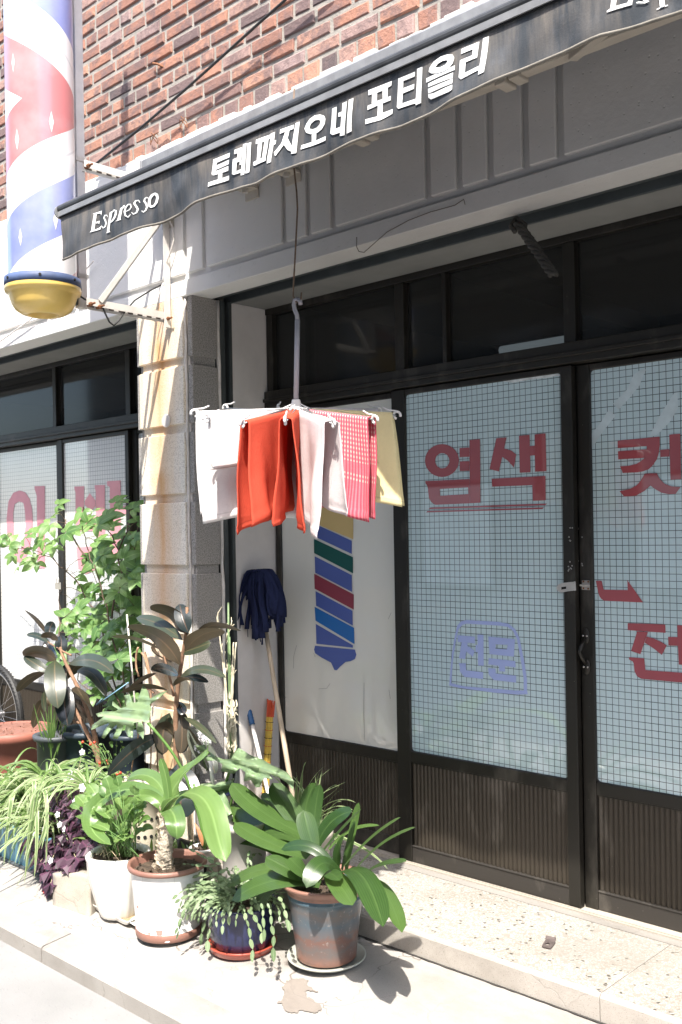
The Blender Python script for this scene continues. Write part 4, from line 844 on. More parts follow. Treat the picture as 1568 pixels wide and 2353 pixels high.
towel('f', .08, .365, TP, .37, .36, 'crimson towel with white dashes and pink stripes', sd=15, wav=.013, gap=.04)
towel('g', .05, .365, TY, .355, .35, 'pale yellow towel behind the crimson striped one', sd=17, wav=.012, gap=.03, flare=.07)
towel('h', .05, .37, TWP, .33, .36, 'greyish white towel at the back right of the rack behind the yellow one', sd=21, wav=.008, gap=.03)

# ================================================================== mop and brooms against the jamb
WOOD = plain('pale_wood', (.50, .40, .29), .6, .18, 5, .2, bscale=25)
tp, bt = onY(603, 1400, -.12), onZ(684, 1850, 0.0); bt = V((bt.x, max(bt.y, -.55), 0.004))
bt = onY(676, 1845, -.24)
MP = thing('mop', (bt.x, bt.y, 0), 'wooden-handled mop with navy cloth strips leaning head up in the door corner', 'mop')
mb = MB(); d = (bt - tp); e = tp + d * (-(tp.z - .003) / d.z) if abs(d.z) > 1e-6 else bt; mb.tube([tp, tp + (e - tp) * .5, e], [.0105, .0115, .0125], 10); mb.build('handle', WOOD, MP, smooth=True)
mb = MB(); rnd = random.Random(4); top = onY(598, 1318, -.14); k_ = ppm(top)
for i in range(58):
    x0_ = rnd.uniform(-44, 44); yy = rnd.uniform(-.05, .04); side = x0_ / 44; bx = x0_ * 1.14 + (4 if side > 0 else -2) + rnd.uniform(-6, 6)
    L = (150 - 28 * max(0, side) + rnd.uniform(-45, 12)) * k_
    if side < -.5: L *= 1.06
    p0 = top + V((side * .015, yy * .6, .018 + rnd.uniform(-.012, .004))); w = rnd.uniform(.010, .020)
    ang = side * .9; out = V((math.cos(-.3) * (bx * k_), yy, 0)); c = []
    for q in range(11):
        f = q / 10; g_ = 1 - (1 - f) ** 2.6
        c.append(p0 + out * g_ * 1.0 + V((.011 * f * math.sin(f * 7 + i * 1.9), .009 * math.sin(f * 6 + i * 2), -L * f ** 1.25 + .012 * math.sin(min(1, f * 3) * 3.14))))
    s_ = V((math.cos(i * 1.7) * .8 + .5, math.sin(i * 1.7), 0)).normalized(); a = []
    for q, p in enumerate(c):
        tw = s_ if True else s_; a.append((mb.vert(p - tw * w, t=rnd.random()), mb.vert(p + tw * w + V((0, .003, 0)), t=.5)))
    for u1, u2 in zip(a, a[1:]): mb.face((u1[0], u1[1], u2[1], u2[0]))
mb.build('cloth_strips', m_towel('navy_rag', (.020, .026, .070), trans=.05), MP, smooth=True, solid=.003)
BLUEP = plain('blue_grip', (.025, .105, .26), .45, .1, 10, .1)
a, m_, b = onY(561, 1588, -.14), onY(580, 1665, -.17), onY(602, 1762, -.21); d = (b - a); e = a + d * ((a.z - .03) / -d.z)
DP = thing('floor_brush', (e.x, e.y, 0), 'white pole with blue ribbed grip leaning against the white jamb below the mop', 'brush')
mb = MB(); n = 22; pts = [a + (m_ - a) * i / n for i in range(n + 1)]; mb.tube(pts, [.010] + [.0125 if (i % 2 or i < 8) else .0145 for i in range(1, n + 1)], 12); mb.build('grip', BLUEP, DP, smooth=True)
mb = MB(); mb.tube([m_, e], .0095, 10); mb.build('pole', WP, DP, smooth=True)
mb = MB(); mb.box((e.x - .11, e.y - .02, .02), (e.x + .11, e.y + .02, .05)); mb.build('brush_block', BLUEP, DP, bevel=.006)
a, b = onY(622, 1612, -.06), onY(612, 1785, -.10); e = b + (b - a) * (b.z / (a.z - b.z)) * .96
BM = thing('broom', (e.x, e.y, 0), 'yellow plastic broom with red tip standing bristles up beside the mop handle', 'broom')
mb = MB(); rnd = random.Random(8); n = 20
for s in range(26):
    an = rnd.uniform(0, 6.28); rr = rnd.uniform(.006, .017); o = V((math.cos(an) * rr * 1.3, math.sin(an) * rr * .8, 0)); mb.tube([e + o, a + (e - a) * .12 + o], .0035, 5, 0, t=rnd.random())
for s in range(26):
    an = rnd.uniform(0, 6.28); rr = rnd.uniform(.004, .017); o = V((math.cos(an) * rr * 1.3, math.sin(an) * rr * .8, 0)); mb.tube([a + (e - a) * .12 + o, a + o * 1.1 + V((0, 0, rnd.uniform(-.02, .012)))], .0035, 5, 1)
mb.build('bristles', [plain('yellow_bristle', (.60, .42, .07), .6, .25, 30, .2), plain('red_bristle', (.55, .07, .02), .6, .2, 30, .1)], BM)
mb = MB()
for k in range(13):
    c = a + (e - a) * (.16 + k * .062); mb.lathe(c, [(.0235, -.0015), (.0245, 0), (.0235, .0015)], 16, k % 2); k0 = len(mb.v) - 48
    for i in range(k0, len(mb.v)): v = mb.v[i]; mb.v[i] = (v[0], c.y + (v[1] - c.y) * .65, v[2])
mb.build('binding_ring', [BLACK, plain('red_twine', (.45, .08, .03), .7, .2, 20, 0)], BM)

# ================================================================== plants: leaf and pot builders
UPV = V((0, 0, 1))
PROF = {
    'strap': lambda t: min(1.0, 0.55 + 1.6 * t) * (1 - max(0, (t - .72) / .28) ** 2.2) ** .5 if t < 1 else 0,
    'clivia': lambda t: (0.42 + 0.58 * math.sin(min(1, t / .6) * math.pi / 2)) * (1 - max(0, (t - .70) / .30) ** 2.4) ** .55 if t < 1 else 0,
    'oval': lambda t: max(0, math.sin(math.pi * (t ** .85))) ** .62,
    'rubber': lambda t: (max(0, 1 - abs(2 * (t - .03) / .97 - 1) ** 2.3)) ** .62 if t > .03 else .05,
    'point': lambda t: max(0, math.sin(math.pi * min(1, .12 + .88 * t ** .8))) ** .9 if t < 1 else 0,
    'grass': lambda t: (1 - t) ** .55 * min(1, .5 + 3 * t),
    'lily': lambda t: max(0, math.sin(math.pi * t ** .75)) ** .85,
}
def bez(P, t):
    P = [V(p) for p in P]
    while len(P) > 1: P = [a.lerp(b, t) for a, b in zip(P, P[1:])]
    return P[0]
def blade(mb, pts, w, prof='strap', hint=None, hw=.7, fold=.12, curl=0, seg=12, cross=4, tw=0, rnd=random, m=0, wob=0, t=None):
    pr = PROF[prof]; tint = rnd.random() if t is None else t; rows = []
    C = [bez(pts, i / seg) for i in range(seg + 1)]
    for i in range(seg + 1):
        T = (C[min(seg, i + 1)] - C[max(0, i - 1)]); T = T.normalized() if T.length > 1e-9 else V((0, 0, 1))
        H = V(hint) if hint is not None else (UPV * hw + (CP - C[i]).normalized() * .7)
        N = H - T * H.dot(T)
        if N.length < .05: N = V((0, -1, 0)) - T * T.y * -1
        N.normalize(); S = T.cross(N)
        if tw: a = tw * (i / seg if wob == 9 else 1); S, N = S * math.cos(a) + N * math.sin(a), N * math.cos(a) - S * math.sin(a)
        f = i / seg; ww = w * .5 * pr(f); r = []
        for k in range(cross + 1):
            s = k / cross * 2 - 1
            r.append(mb.vert(C[i] + S * (s * ww) + N * (abs(s) * ww * fold - curl * s * s * ww) + (N * (wob * math.sin(f * 9 + s * 2)) if 0 < wob < 1 else V((0, 0, 0))), (k / cross, f), tint))
        rows.append(r)
    for a, b in zip(rows, rows[1:]):
        for k in range(cross): mb.face((a[k], a[k + 1], b[k + 1], b[k]), m)
def Pn(o, s, Y):                      # tracer: zoom point plus depth offset -> world point
    return lambda x, y, d=0.0: onY(o[0] + x * s, o[1] + y * s, Y + d)
def pot_at(cx, cy, rb, yr, rr, z0=None, lift=0.0):
    """base centre pixel on the pavement, base radius px, rim centre y px, rim radius px -> metres"""
    p = onG(cx, cy) if z0 is None else onZ(cx, cy, z0); p = V((p.x, p.y, p.z + lift)); k = ppm(p)
    return p, rb * k, (cy - yr) * k * 1.0, rr * k
SOIL = plain('potting_soil', (.065, .045, .03), .95, .5, 40, 1.0, bscale=70, bd=.012)
def soil(parent, c, r, z, name='soil', seed=1, mat=None):
    mb = MB(); rnd = random.Random(seed); n = 28; ctr = mb.vert((c.x, c.y, z + .006)); rs = [ctr]; prev = None
    for q in (.25, .5, .75, 1.0):
        ring_ = [mb.vert((c.x + r * q * math.cos(2 * math.pi * j / n), c.y + r * q * math.sin(2 * math.pi * j / n), z + rnd.uniform(-.006, .006) * (q < 1))) for j in range(n)]
        for j in range(n):
            if prev is None: mb.face((ctr, ring_[j], ring_[(j + 1) % n]))
            else: mb.face((prev[j], ring_[j], ring_[(j + 1) % n], prev[(j + 1) % n]))
        prev = ring_
    for i in range(30):
        a, q = rnd.uniform(0, 6.28), r * math.sqrt(rnd.random()) * .95; s = rnd.uniform(.004, .009); p = V((c.x + q * math.cos(a), c.y + q * math.sin(a), z + .004)); mb.obox(p, p + V((rnd.uniform(-s, s), rnd.uniform(-s, s), s)), s, s)
    return mb.build(name, mat or SOIL, parent)
TERRA = plain('terracotta_plastic', (.30, .105, .065), .6, .15, 12, .1); WGLAZE = plain('white_glaze', (.70, .68, .64), .3, .07, 6, .04, coat=.5); CREAMG = plain('cream_glaze', (.62, .55, .43), .4, .06, 6, .04, coat=.3)

# ------------------------------------------------------------------ clivia in the weathered blue pot
CLIV = leafmat('clivia_leaf', (.010, .036, .010), (.085, .15, .036), (.09, .155, .045), .30, .25, veins=.16, vscale=11, rib=.35)
c, rb, h, rr = pot_at(751, 2206, 68, 2028, 104, lift=.016)
PC = thing('potted_clivia', (c.x, c.y, c.z), 'big strap-leaved clivia in a weathered blue and rust glazed pot at the step corner', 'potted plant', 'potted plants by the shop front')
def m_bluepot():
    t = NT('weathered_blue_glaze'); z = t.sep()[2]; n = t.noise(9, 5, .65, t.map(t.tc(), (1, 1, 1.6))); zz = t.math('ADD', z, t.math('MULTIPLY', t.math('SUBTRACT', n, .5), .12))
    c_ = t.ramp(t.math('MULTIPLY', zz, 1 / max(.05, h)), [(.0, (.25, .11, .075)), (.12, (.15, .085, .068)), (.22, (.11, .095, .092)), (.32, (.15, .075, .058)), (.38, (.10, .092, .096)), (.55, (.065, .092, .115)), (.66, (.105, .09, .085)), (.8, (.052, .092, .12)), (.95, (.06, .098, .125))])
    c_ = t.mix(t.ramp(t.noise(45, 5, .7), [(.6, 0), (.72, .6)]), c_, (.33, .30, .28)); g = t.n.new('ShaderNodeNewGeometry')
    t.set(c_, .45, 0, .25); t.bump(t.noise(30, 4), .2, .003); return t.mat
mb = MB(); RIMC = plain('brown_rim', (.24, .12, .085), .5, .25, 14, .1, coat=.2)
pr = [(rb * .97, 0), (rb * 1.02, .006)] + [(rb + (rr * .84 - rb) * q, h * .9 * q) for q in (.08, .2, .35, .5, .65, .8, .86)] + [(rr * .83, h * .78), (rr * .845, h * .80), (rr * .845, h * .82), (rr * .835, h * .825), (rr * .86, h * .90), (rr * .98, h * .955), (rr * 1.0, h * .985), (rr * .985, h), (rr * .90, h * .995), (rr * .87, h * .95), (rr * .85, h * .85)]
pr = sorted(pr[:-4], key=lambda a: a[1]) + pr[-4:]
mb.lathe(c, pr, 56, [0] * (len(pr) - 7) + [1] * 7); mb.build('pot', [m_bluepot(), RIMC], PC, smooth=True); soil(PC, c, rr * .86, c.z + h * .88)
Yc = c.y; T = Pn((522.7, 1568.7), 1 / 3, Yc); K = ppm(c) / 3; rnd = random.Random(21)
mb = MB()
CL = [  # (points (x, y, depth offset)...), width px
    ([(600, 1080, .05), (180, 900, .04), (30, 690, .04)], 175, 0), ([(620, 1100, .08), (420, 880, .10), (310, 690, .12)], 165, .1), ([(560, 1200, 0), (210, 1090, -.03), (50, 965, -.02)], 150, 0),
    ([(610, 1180, -.02), (560, 1050, -.03), (525, 880, -.01)], 150, -.2), ([(600, 1100, .08), (590, 880, .12), (640, 700, .14)], 105, .2), ([(570, 1080, .12), (490, 860, .16), (610, 690, .18)], 110, .1), ([(520, 1080, .10), (400, 850, .15), (400, 730, .16)], 95, 0),
    ([(610, 1220, -.02), (770, 1010, 0), (925, 870, .02)], 88, .5), ([(620, 1120, .08), (690, 920, .12), (860, 885, .14)], 130, 0), ([(800, 1270, -.02), (1000, 1020, -.02), (1195, 928, -.01)], 80, .3),
    ([(880, 1290, -.03), (1060, 1060, -.04), (1300, 995, -.05)], 62, .2), ([(930, 1330, -.06), (1060, 1210, -.08), (1235, 1232, -.10)], 85, .4), ([(760, 1290, 0), (735, 1150, -.02), (805, 1060, -.02)], 75, .3), ([(790, 1290, .02), (840, 1080, .04), (880, 950, .05)], 66, .6), ([(820, 1290, .05), (860, 1000, .09), (908, 825, .10)], 62, .4),
    ([(620, 1350, -.04), (300, 1180, -.12), (-15, 1405, -.17)], 150, -.1), ([(640, 1390, -.06), (330, 1280, -.16), (30, 1500, -.24)], 165, -.1), ([(600, 1370, -.06), (420, 1290, -.14), (265, 1200, -.16)], 135, 0), ([(770, 1330, -.02), (600, 1040, -.06), (370, 1150, -.10)], 90, .2),
    ([(790, 1340, -.04), (650, 1110, -.14), (545, 1415, -.22)], 135, 0), ([(760, 1330, -.02), (930, 1150, -.12), (1075, 1685, -.26)], 185, .1), ([(900, 1350, .02), (1080, 1290, -.06), (1205, 1725, -.17)], 150, .35), ([(690, 1290, -.06), (740, 1330, -.15), (865, 1535, -.22)], 150, -.2),
    ([(540, 1140, .02), (360, 960, .02), (165, 1115, 0)], 75, .7), ([(600, 1360, -.08), (480, 1270, -.15), (430, 1205, -.14)], 135, -.1), ([(420, 1220, .02), (180, 1020, .02), (-35, 1090, .02)], 120, 0), ([(480, 1150, .06), (180, 950, .08), (-30, 870, .10)], 130, .2), ([(560, 1130, .10), (200, 930, .14), (-100, 830, .16)], 125, .2),
    ([(640, 1370, -.08), (680, 1250, -.12), (775, 1365, -.18)], 110, 0), ([(470, 1020, .14), (320, 850, .2), (240, 760, .22)], 90, 0), ([(620, 1330, -.05), (330, 1260, -.12), (180, 1590, -.16)], 80, .6), ([(700, 1150, .1), (840, 960, .16), (1050, 985, .2)], 60, .4)]
for p, w, tw in CL: blade(mb, [T(*q) for q in p], w * K * .96, 'clivia', fold=.10, curl=.10, seg=16, cross=6, tw=tw + rnd.uniform(-.15, .15), rnd=rnd)
mb.build('foliage', CLIV, PC, smooth=True)
sd_, _, _, _ = pot_at(751, 2200, 10, 2190, 10)
mb = MB(); mb.lathe((c.x, c.y, c.z - .016), [(rb * .9, 0), (rb * 1.05, .002), (rb * 1.30, .016), (rb * 1.345, .021), (rb * 1.34, .0245), (rb * 1.27, .022), (rb * 1.05, .010), (0, .009)], 56)
tag(mb.build('plant_saucer', plain('pale_grey_glaze', (.42, .43, .38), .35, .15, 10, .05, coat=.4), smooth=True, origin=(c.x, c.y, c.z - .016)), 'pale green grey saucer under the weathered blue clivia pot', 'saucer', 'saucers and trays under the pots')

# ------------------------------------------------------------------ crinum with a flaking trunk in the white pot with brown rim
c, rb, h, rr = pot_at(388, 2147, 72, 1985, 91, lift=.012)
CR_ = thing('potted_crinum', (c.x, c.y, c.z), 'crinum with thick flaking trunk in a white pot with brown rim on a square tray', 'potted plant', 'potted plants by the shop front')
def m_whitepot():
    t = NT('worn_white_pot'); n = t.noise(7, 5, .6); c_ = t.ramp(n, [(.35, (.60, .585, .56)), (.6, (.72, .705, .68))]); p = t.sep()
    a = t.n.new('ShaderNodeMath'); a.operation = 'ARCTAN2'; t.link(p[1], a.inputs[0]); t.link(p[0], a.inputs[1])
    g = t.math('LESS_THAN', t.math('ABSOLUTE', t.math('SUBTRACT', t.math('FRACT', t.math('MULTIPLY', a.outputs[0], 1.1)), .5)), .008); g2 = t.math('LESS_THAN', t.math('ABSOLUTE', t.math('SUBTRACT', p[2], h * .42)), .0009)
    c_ = t.mix(t.math('MULTIPLY', t.math('MAXIMUM', g, g2), .45), c_, (.33, .32, .31)); c_ = t.mix(t.ramp(t.noise(30, 6, .75), [(.62, 0), (.72, .5)]), c_, (.38, .36, .33)); t.set(c_, .5, 0, .2); t.bump(n, .1, .003); return t.mat
mb = MB(); pr = [(rb * 1.0, 0), (rb * 1.03, .004), (rb * 1.05, .028), (rb * 1.02, .031), (rb + (rr * .92 - rb) * .3, h * .3), (rb + (rr * .92 - rb) * .6, h * .6), (rr * .905, h * .86), (rr * .90, h * .93), (rr * .985, h * .935), (rr, h * .96), (rr * .99, h), (rr * .93, h * 1.003), (rr * .90, h * .97), (rr * .86, h * .85)]
mb.lathe(c, pr, 56, [1, 1, 1, 0, 0, 0, 0, 1, 1, 1, 1, 1, 1, 1]); pt = mb.build('pot', [m_whitepot(), plain('brown_plastic', (.22, .11, .082), .5, .15, 12, .1)], CR_, smooth=True); soil(CR_, c, rr * .87, c.z + h * .88, seed=4)
mb = MB(); fl = [plain('faint_flower_print', (.50, .45, .43), .5, .15, 30, 0), plain('faint_pot_print', (.52, .22, .18), .5, .1, 30, 0)]
toc = (V((CP.x, CP.y, 0)) - V((c.x, c.y, 0))).normalized(); az = math.atan2(toc.y, toc.x)
def onpot(da, z, dr=.0012): R_ = rb + (rr * .92 - rb) * (z / h) + dr; a = az + da; return V((c.x + R_ * math.cos(a), c.y + R_ * math.sin(a), c.z + z))
for (da, z, s) in ((-.28, .05, .017), (-.62, .040, .007), (-1.05, .13, .008)):
    mb.face([mb.vert(onpot(da + q[0] * s * 8, z + q[1] * s)) for q in ((-.8, .1), (.8, .1), (.55, -1), (-.55, -1))], 1)
    rr_ = random.Random(3)
    for i in range(16):
        a, b = da + rr_.uniform(-1, 1) * s * 10, z + s * (.3 + rr_.random() * 2.2); q = s * .16; mb.face([mb.vert(onpot(a + u * q * 8, b + v * q, .0016 + i * .00008)) for u, v in ((-1, 0), (0, -1), (1, 0), (0, 1))], 0)
mb.build('flower_print', fl, pt)
T = Pn((0, 1568.7), 1 / 3, c.y); K = ppm(c) / 3; rnd = random.Random(6)
BARK = plain('flaky_bark', (.50, .43, .34), .9, .3, 40, 1.0, bscale=60, bd=.01); BARKD = plain('dark_bark', (.20, .15, .105), .9, .35, 30, .8, bscale=60, bd=.006)
mb = MB(); pts = [T(1132, 1310), T(1128, 1230), T(1140, 1120), T(1150, 1010), T(1140, 930), T(1150, 870)]; mb.tube(pts, [64 * K, 58 * K, 52 * K, 46 * K, 42 * K, 34 * K], 16, t=.4)
for i in range(150):
    f = rnd.random(); b = bez(pts, f); r_ = (62 - 26 * f) * K; a = rnd.uniform(0, 6.28); o = V((math.cos(a), math.sin(a), 0)); p = b + o * r_ * .98; s = rnd.uniform(.006, .017); tg = V((-o.y, o.x, 0)); d = rnd.uniform(.25, .9)
    q = [p - tg * s, p + tg * s * rnd.uniform(.5, 1), p + tg * s * .7 + o * s * d + UPV * s * rnd.uniform(.4, 1.1), p - tg * s * .8 + o * s * d * rnd.uniform(.2, 1) + UPV * s * rnd.uniform(.4, 1.3)]
    mb.face([mb.vert(v) for v in q])
mb.build('trunk', BARK, CR_)
CRL = leafmat('crinum_leaf', (.095, .175, .048), (.19, .30, .088), (.22, .335, .115), .34, .34, veins=.06, vscale=6)
mb = MB()
for p, w, tw, wob in [
    ([(1150, 900, 0), (1060, 640, .02), (720, 680, -.04), (540, 860, -.10), (560, 1040, -.12), (770, 1120, -.14)], 130, .1, 0), ([(1160, 870, .02), (1200, 640, .06), (1300, 620, .06), (1440, 475, .06)], 150, .2, .004),
    ([(1150, 900, -.02), (1230, 700, -.06), (1560, 640, -.10), (1430, 1050, -.14), (1560, 1230, -.16)], 175, .2, .004), ([(1160, 920, -.04), (1160, 820, -.12), (1230, 900, -.16), (1220, 1080, -.16)], 130, -.2, .004),
    ([(1150, 860, .04), (1140, 660, .08), (1000, 590, .10), (880, 665, .10)], 110, .2, 0), ([(1165, 840, .02), (1165, 680, .04), (1108, 520, .03)], 66, .6, 0), ([(1150, 900, 0), (1060, 730, -.02), (930, 790, -.06)], 80, .6, .003),
    ([(1150, 920, -.02), (1130, 800, -.05), (1235, 780, -.06)], 95, .3, .003), ([(1150, 900, .04), (1260, 720, .1), (1330, 800, .12)], 100, .3, 0)]:
    blade(mb, [T(*q) for q in p], w * K, 'strap', fold=.22, seg=22, cross=6, tw=tw, rnd=rnd, wob=wob)
mb.build('foliage', CRL, CR_, smooth=True)
def tray(name, cpx, mats, label, z=.012, hgt=.014, rim=.018, floor=None):
    P = [onG(x, y) for x, y in cpx]; ctr = sum(P, V((0, 0, 0))) / 4; mb = MB(); n = len(P)
    out = [[ctr + (p - ctr) * s + V((0, 0, dz)) for p in P] for s, dz in ((.84, z), (1.0, z + hgt), (.985, z + hgt + .003), (.93, z + hgt - .002), (.82, z + .004))]
    R = []
    for lp in out:                                       # round the corners
        r = []
        for i in range(n):
            a, b, d = lp[i - 1], lp[i], lp[(i + 1) % n]
            for q in (0, .25, .5, .75, 1): r.append(bez([b.lerp(a, .12), b, b.lerp(d, .12)], q))
        R.append([mb.vert(p) for p in r])
    k = len(R[0])
    for u, v in zip(R, R[1:]):
        for i in range(k): mb.face((u[i], u[(i + 1) % k], v[(i + 1) % k], v[i]))
    mb.face(R[-1], 1 if floor else 0); mb.face(R[0][::-1])
    return tag(mb.build(name, mats, smooth=False, origin=ctr, fixn=True), label, 'tray', 'saucers and trays under the pots')
DIRT = plain('wet_silt', (.26, .20, .12), .6, .4, 20, .4)
tray('square_tray', [(292, 2132), (383, 2186), (482, 2124), (392, 2078)], [WGLAZE, WGLAZE], 'white square tray set cornerwise under the brown-rimmed white pot')
tray('rectangular_tray', [(207, 2094), (293, 2140), (345, 2112), (258, 2072)], [WGLAZE, DIRT], 'white rectangular tray with brown silt under the fluted white pot', floor=1, hgt=.02)

# ------------------------------------------------------------------ peace lily in the fluted white pot
c, rb, h, rr = pot_at(275, 2106, 41, 1963, 72, lift=.012)
PL_ = thing('potted_lily', (c.x, c.y, c.z), 'leafy light green plant in a white fluted pot tapering to the base', 'potted plant', 'potted plants by the shop front')
mb = MB(); prf = [(0.0, 0)] + [(rb + (rr * .98 - rb) * math.sin(q * math.pi / 2) ** .9, h * q) for q in (0, .05, .12, .2, .3, .4, .5, .6, .7, .8, .88)] + [(rr * 1.0, h * .93), (rr * 1.02, h * .97), (rr * .97, h), (rr * .86, h * .985), (rr * .84, h * .85)]
mb.lathe(c, prf, 96, 0, lambda a, k, z: 1 + (.030 * (abs(math.sin(a * 9 + z * 5)) - .5) if 0 < k < 12 else 0) + .035 * math.cos(4 * a + .8) * (z / h)); mb.build('pot', WGLAZE, PL_, smooth=True); soil(PL_, c, rr * .86, c.z + h * .9, seed=9)
LILY = leafmat('lily_leaf', (.065, .15, .03), (.25, .37, .12), (.28, .40, .15), .42, .40); STEM = plain('green_stem', (.10, .19, .05), .6, .3, 20, .1); DRY = plain('dry_stem', (.42, .34, .22), .85, .25, 20, .3)
T = Pn((0, 1568.7), 1 / 3, c.y); K = ppm(c) / 3; rnd = random.Random(16); mb = MB(); st = MB()
tips = [(520, 770, 150), (600, 690, 150), (720, 640, 130), (740, 720, 120), (800, 640, 110), (520, 910, 150), (500, 1080, 120), (640, 850, 140), (690, 960, 150), (860, 720, 120), (900, 830, 150), (950, 900, 140), (830, 900, 160), (1010, 850, 120), (1040, 930, 110), (620, 1010, 150), (700, 1050, 120), (920, 1060, 120), (860, 1080, 110), (1000, 1010, 120), (560, 1000, 130), (770, 830, 140), (820, 780, 130), (960, 770, 120), (1060, 1000, 90), (640, 780, 120), (760, 930, 150), (880, 960, 140), (480, 840, 100), (540, 1130, 100), (690, 700, 130), (930, 700, 110)]
for i in range(40): tips.append((rnd.uniform(560, 1040), rnd.uniform(740, 1060), rnd.uniform(100, 150)))
for i, (x, y, L) in enumerate(tips):
    dep = rnd.uniform(-.09, .09); b = T(840 + rnd.uniform(-120, 120), 1200, dep * .5); tip = T(x, y, dep); out = V((tip.x - c.x, tip.y - c.y, 0)); out = out.normalized() if out.length > .01 else V((0, -1, 0))
    base = tip + (b - tip) * min(.6, L * 1.15 / max(60, math.hypot(x - 840, y - 1200))) + V((0, 0, .028)); st.tube([b, b.lerp(base, .55) + V((0, 0, .012)), base], [.002, .0017, .0014], 5, t=rnd.random())
    blade(mb, [base, base.lerp(tip, .5) + V((0, 0, .02)), tip + V((0, 0, -.006))], L * .62 * K, 'lily', fold=.14, seg=9, cross=4, tw=rnd.uniform(-.35, .35), rnd=rnd, wob=.0012)
mb.build('foliage', LILY, PL_, smooth=True); st.build('stems', STEM, PL_, smooth=True)
mb = MB()
for i in range(26):
    a = rnd.uniform(0, 6.28); p = c + V((.06 * math.cos(a), .06 * math.sin(a), h * .92)); q = p + V((rnd.uniform(-.07, .09), rnd.uniform(-.07, .05), rnd.uniform(.0, .07))); mb.tube([p, p.lerp(q, .5) + V((0, 0, .03)), q], .0012, 4)
mb.build('dry_stalks', DRY, PL_)

# ------------------------------------------------------------------ trailing cactus in the cobalt pot
c, rb, h, rr = pot_at(557, 2178, 66, 2078, 83, lift=.02)
CA = thing('potted_cactus', (c.x, c.y, c.z), 'trailing leaf cactus spilling over a cobalt blue pot', 'potted plant', 'potted plants by the shop front')
COB = plain('cobalt_glaze', (.012, .016, .055), .25, .35, 8, .25, bscale=22, bd=.004, coat=.3)
mb = MB(); mb.lathe(c, [(rb * .95, 0), (rb * 1.0, .004), (rb * 1.12, h * .25), (rb * 1.18, h * .5), (rb * 1.17, h * .75), (rr * .93, h * .86), (rr * 1.0, h * .92), (rr * 1.0, h * .97), (rr * .96, h), (rr * .9, h * .97), (rr * .88, h * .8)], 48); mb.build('pot', COB, CA, smooth=True); soil(CA, c, rr * .88, c.z + h * .85, seed=12)
CACT = leafmat('cactus_leaf', (.11, .17, .075), (.27, .34, .19), (.30, .37, .22), .5, .15); rnd = random.Random(30); mb = MB(); T = Pn((0, 0), 1, c.y); K = ppm(c)
def chain(start, dirs, n, L):
    p = V(start); d = V(dirs).normalized()
    for i in range(n):
        d = (d + V((rnd.uniform(-.25, .25), rnd.uniform(-.25, .25), -.20 - .03 * i))).normalized(); q = p + d * L * rnd.uniform(.8, 1.15)
        blade(mb, [p, p.lerp(q, .5) + V((0, 0, .003)), q], L * rnd.uniform(.34, .46), 'oval', seg=5, cross=2, fold=.06, tw=rnd.uniform(-.7, .7), rnd=rnd); p = q
def chainpx(a, b, n):      # explicit strand from a to b hanging down
    P = [T(*a), T((a[0] + b[0]) / 2 + (b[0] - a[0]) * .3, a[1] + (b[1] - a[1]) * .25, a[2] - .02), T(*b)]; pts = [bez(P, i / n) for i in range(n + 1)]; pts = [pts[0]] + [p + V((rnd.uniform(-.006, .006), rnd.uniform(-.006, .006), 0)) for p in pts[1:]]
    for u, v in zip(pts, pts[1:]): blade(mb, [u, u.lerp(v, .5) + V((rnd.uniform(-.004, .004), 0, 0)), v], (v - u).length * rnd.uniform(.34, .46), 'oval', seg=5, cross=2, fold=.06, tw=rnd.uniform(-.6, .6), rnd=rnd)
top = c + V((0, 0, h * .95))
for i in range(135):
    a = rnd.uniform(0, 6.28); r_ = rr * math.sqrt(rnd.random()) * .8; s = top + V((r_ * math.cos(a), r_ * math.sin(a), rnd.uniform(0, .05))); e = rnd.uniform(.3, 1.3)
    chain(s, (math.cos(a) * .8 + rnd.uniform(-.3, .1), math.sin(a) * .8 - .2, e), rnd.randint(4, 7), rnd.uniform(.020, .030))
for i in range(34):
    s = top + V((rnd.uniform(-.09, .02), rnd.uniform(-.09, .0), rnd.uniform(0, .05))); chain(s, (-.8 + rnd.uniform(-.2, .5), -.7 + rnd.uniform(-.2, .3), rnd.uniform(.15, .8)), rnd.randint(5, 8), rnd.uniform(.022, .031))
for a, b, n in (((520, 2060, -.08), (475, 2190, -.16), 6), ((500, 2050, -.08), (462, 2172, -.14), 6), ((560, 2085, -.10), (578, 2212, -.15), 6), ((615, 2075, -.09), (630, 2210, -.13), 6), ((600, 2075, -.10), (606, 2165, -.14), 4), ((640, 2060, -.04), (664, 2142, -.08), 4), ((570, 2090, -.10), (602, 2170, -.14), 4), ((520, 2070, -.10), (527, 2128, -.13), 3), ((470, 2030, -.08), (405, 2080, -.14), 6), ((480, 2010, -.06), (400, 2030, -.12), 6), ((500, 1990, -.04), (420, 1985, -.10), 6), ((520, 2000, -.05), (440, 2050, -.14), 6), ((510, 1985, -.03), (455, 1955, -.08), 5), ((545, 2010, -.05), (480, 2085, -.14), 6), ((495, 1975, -.02), (430, 1940, -.05), 5)): chainpx(a, b, n)
mb.build('foliage', CACT, CA, smooth=True)
mb = MB(); mb.lathe((c.x, c.y, c.z - .02), [(rb * .95, 0), (rb * 1.1, .004), (rb * 1.20, .024), (rb * 1.22, .028), (rb * 1.17, .030), (rb * 1.0, .018), (0, .017)], 44)
tag(mb.build('plant_saucer', plain('red_saucer', (.33, .06, .035), .4, .12, 8, .05, coat=.3), smooth=True, origin=(c.x, c.y, c.z - .02)), 'terracotta red saucer under the cobalt blue pot', 'saucer', 'saucers and trays under the pots')

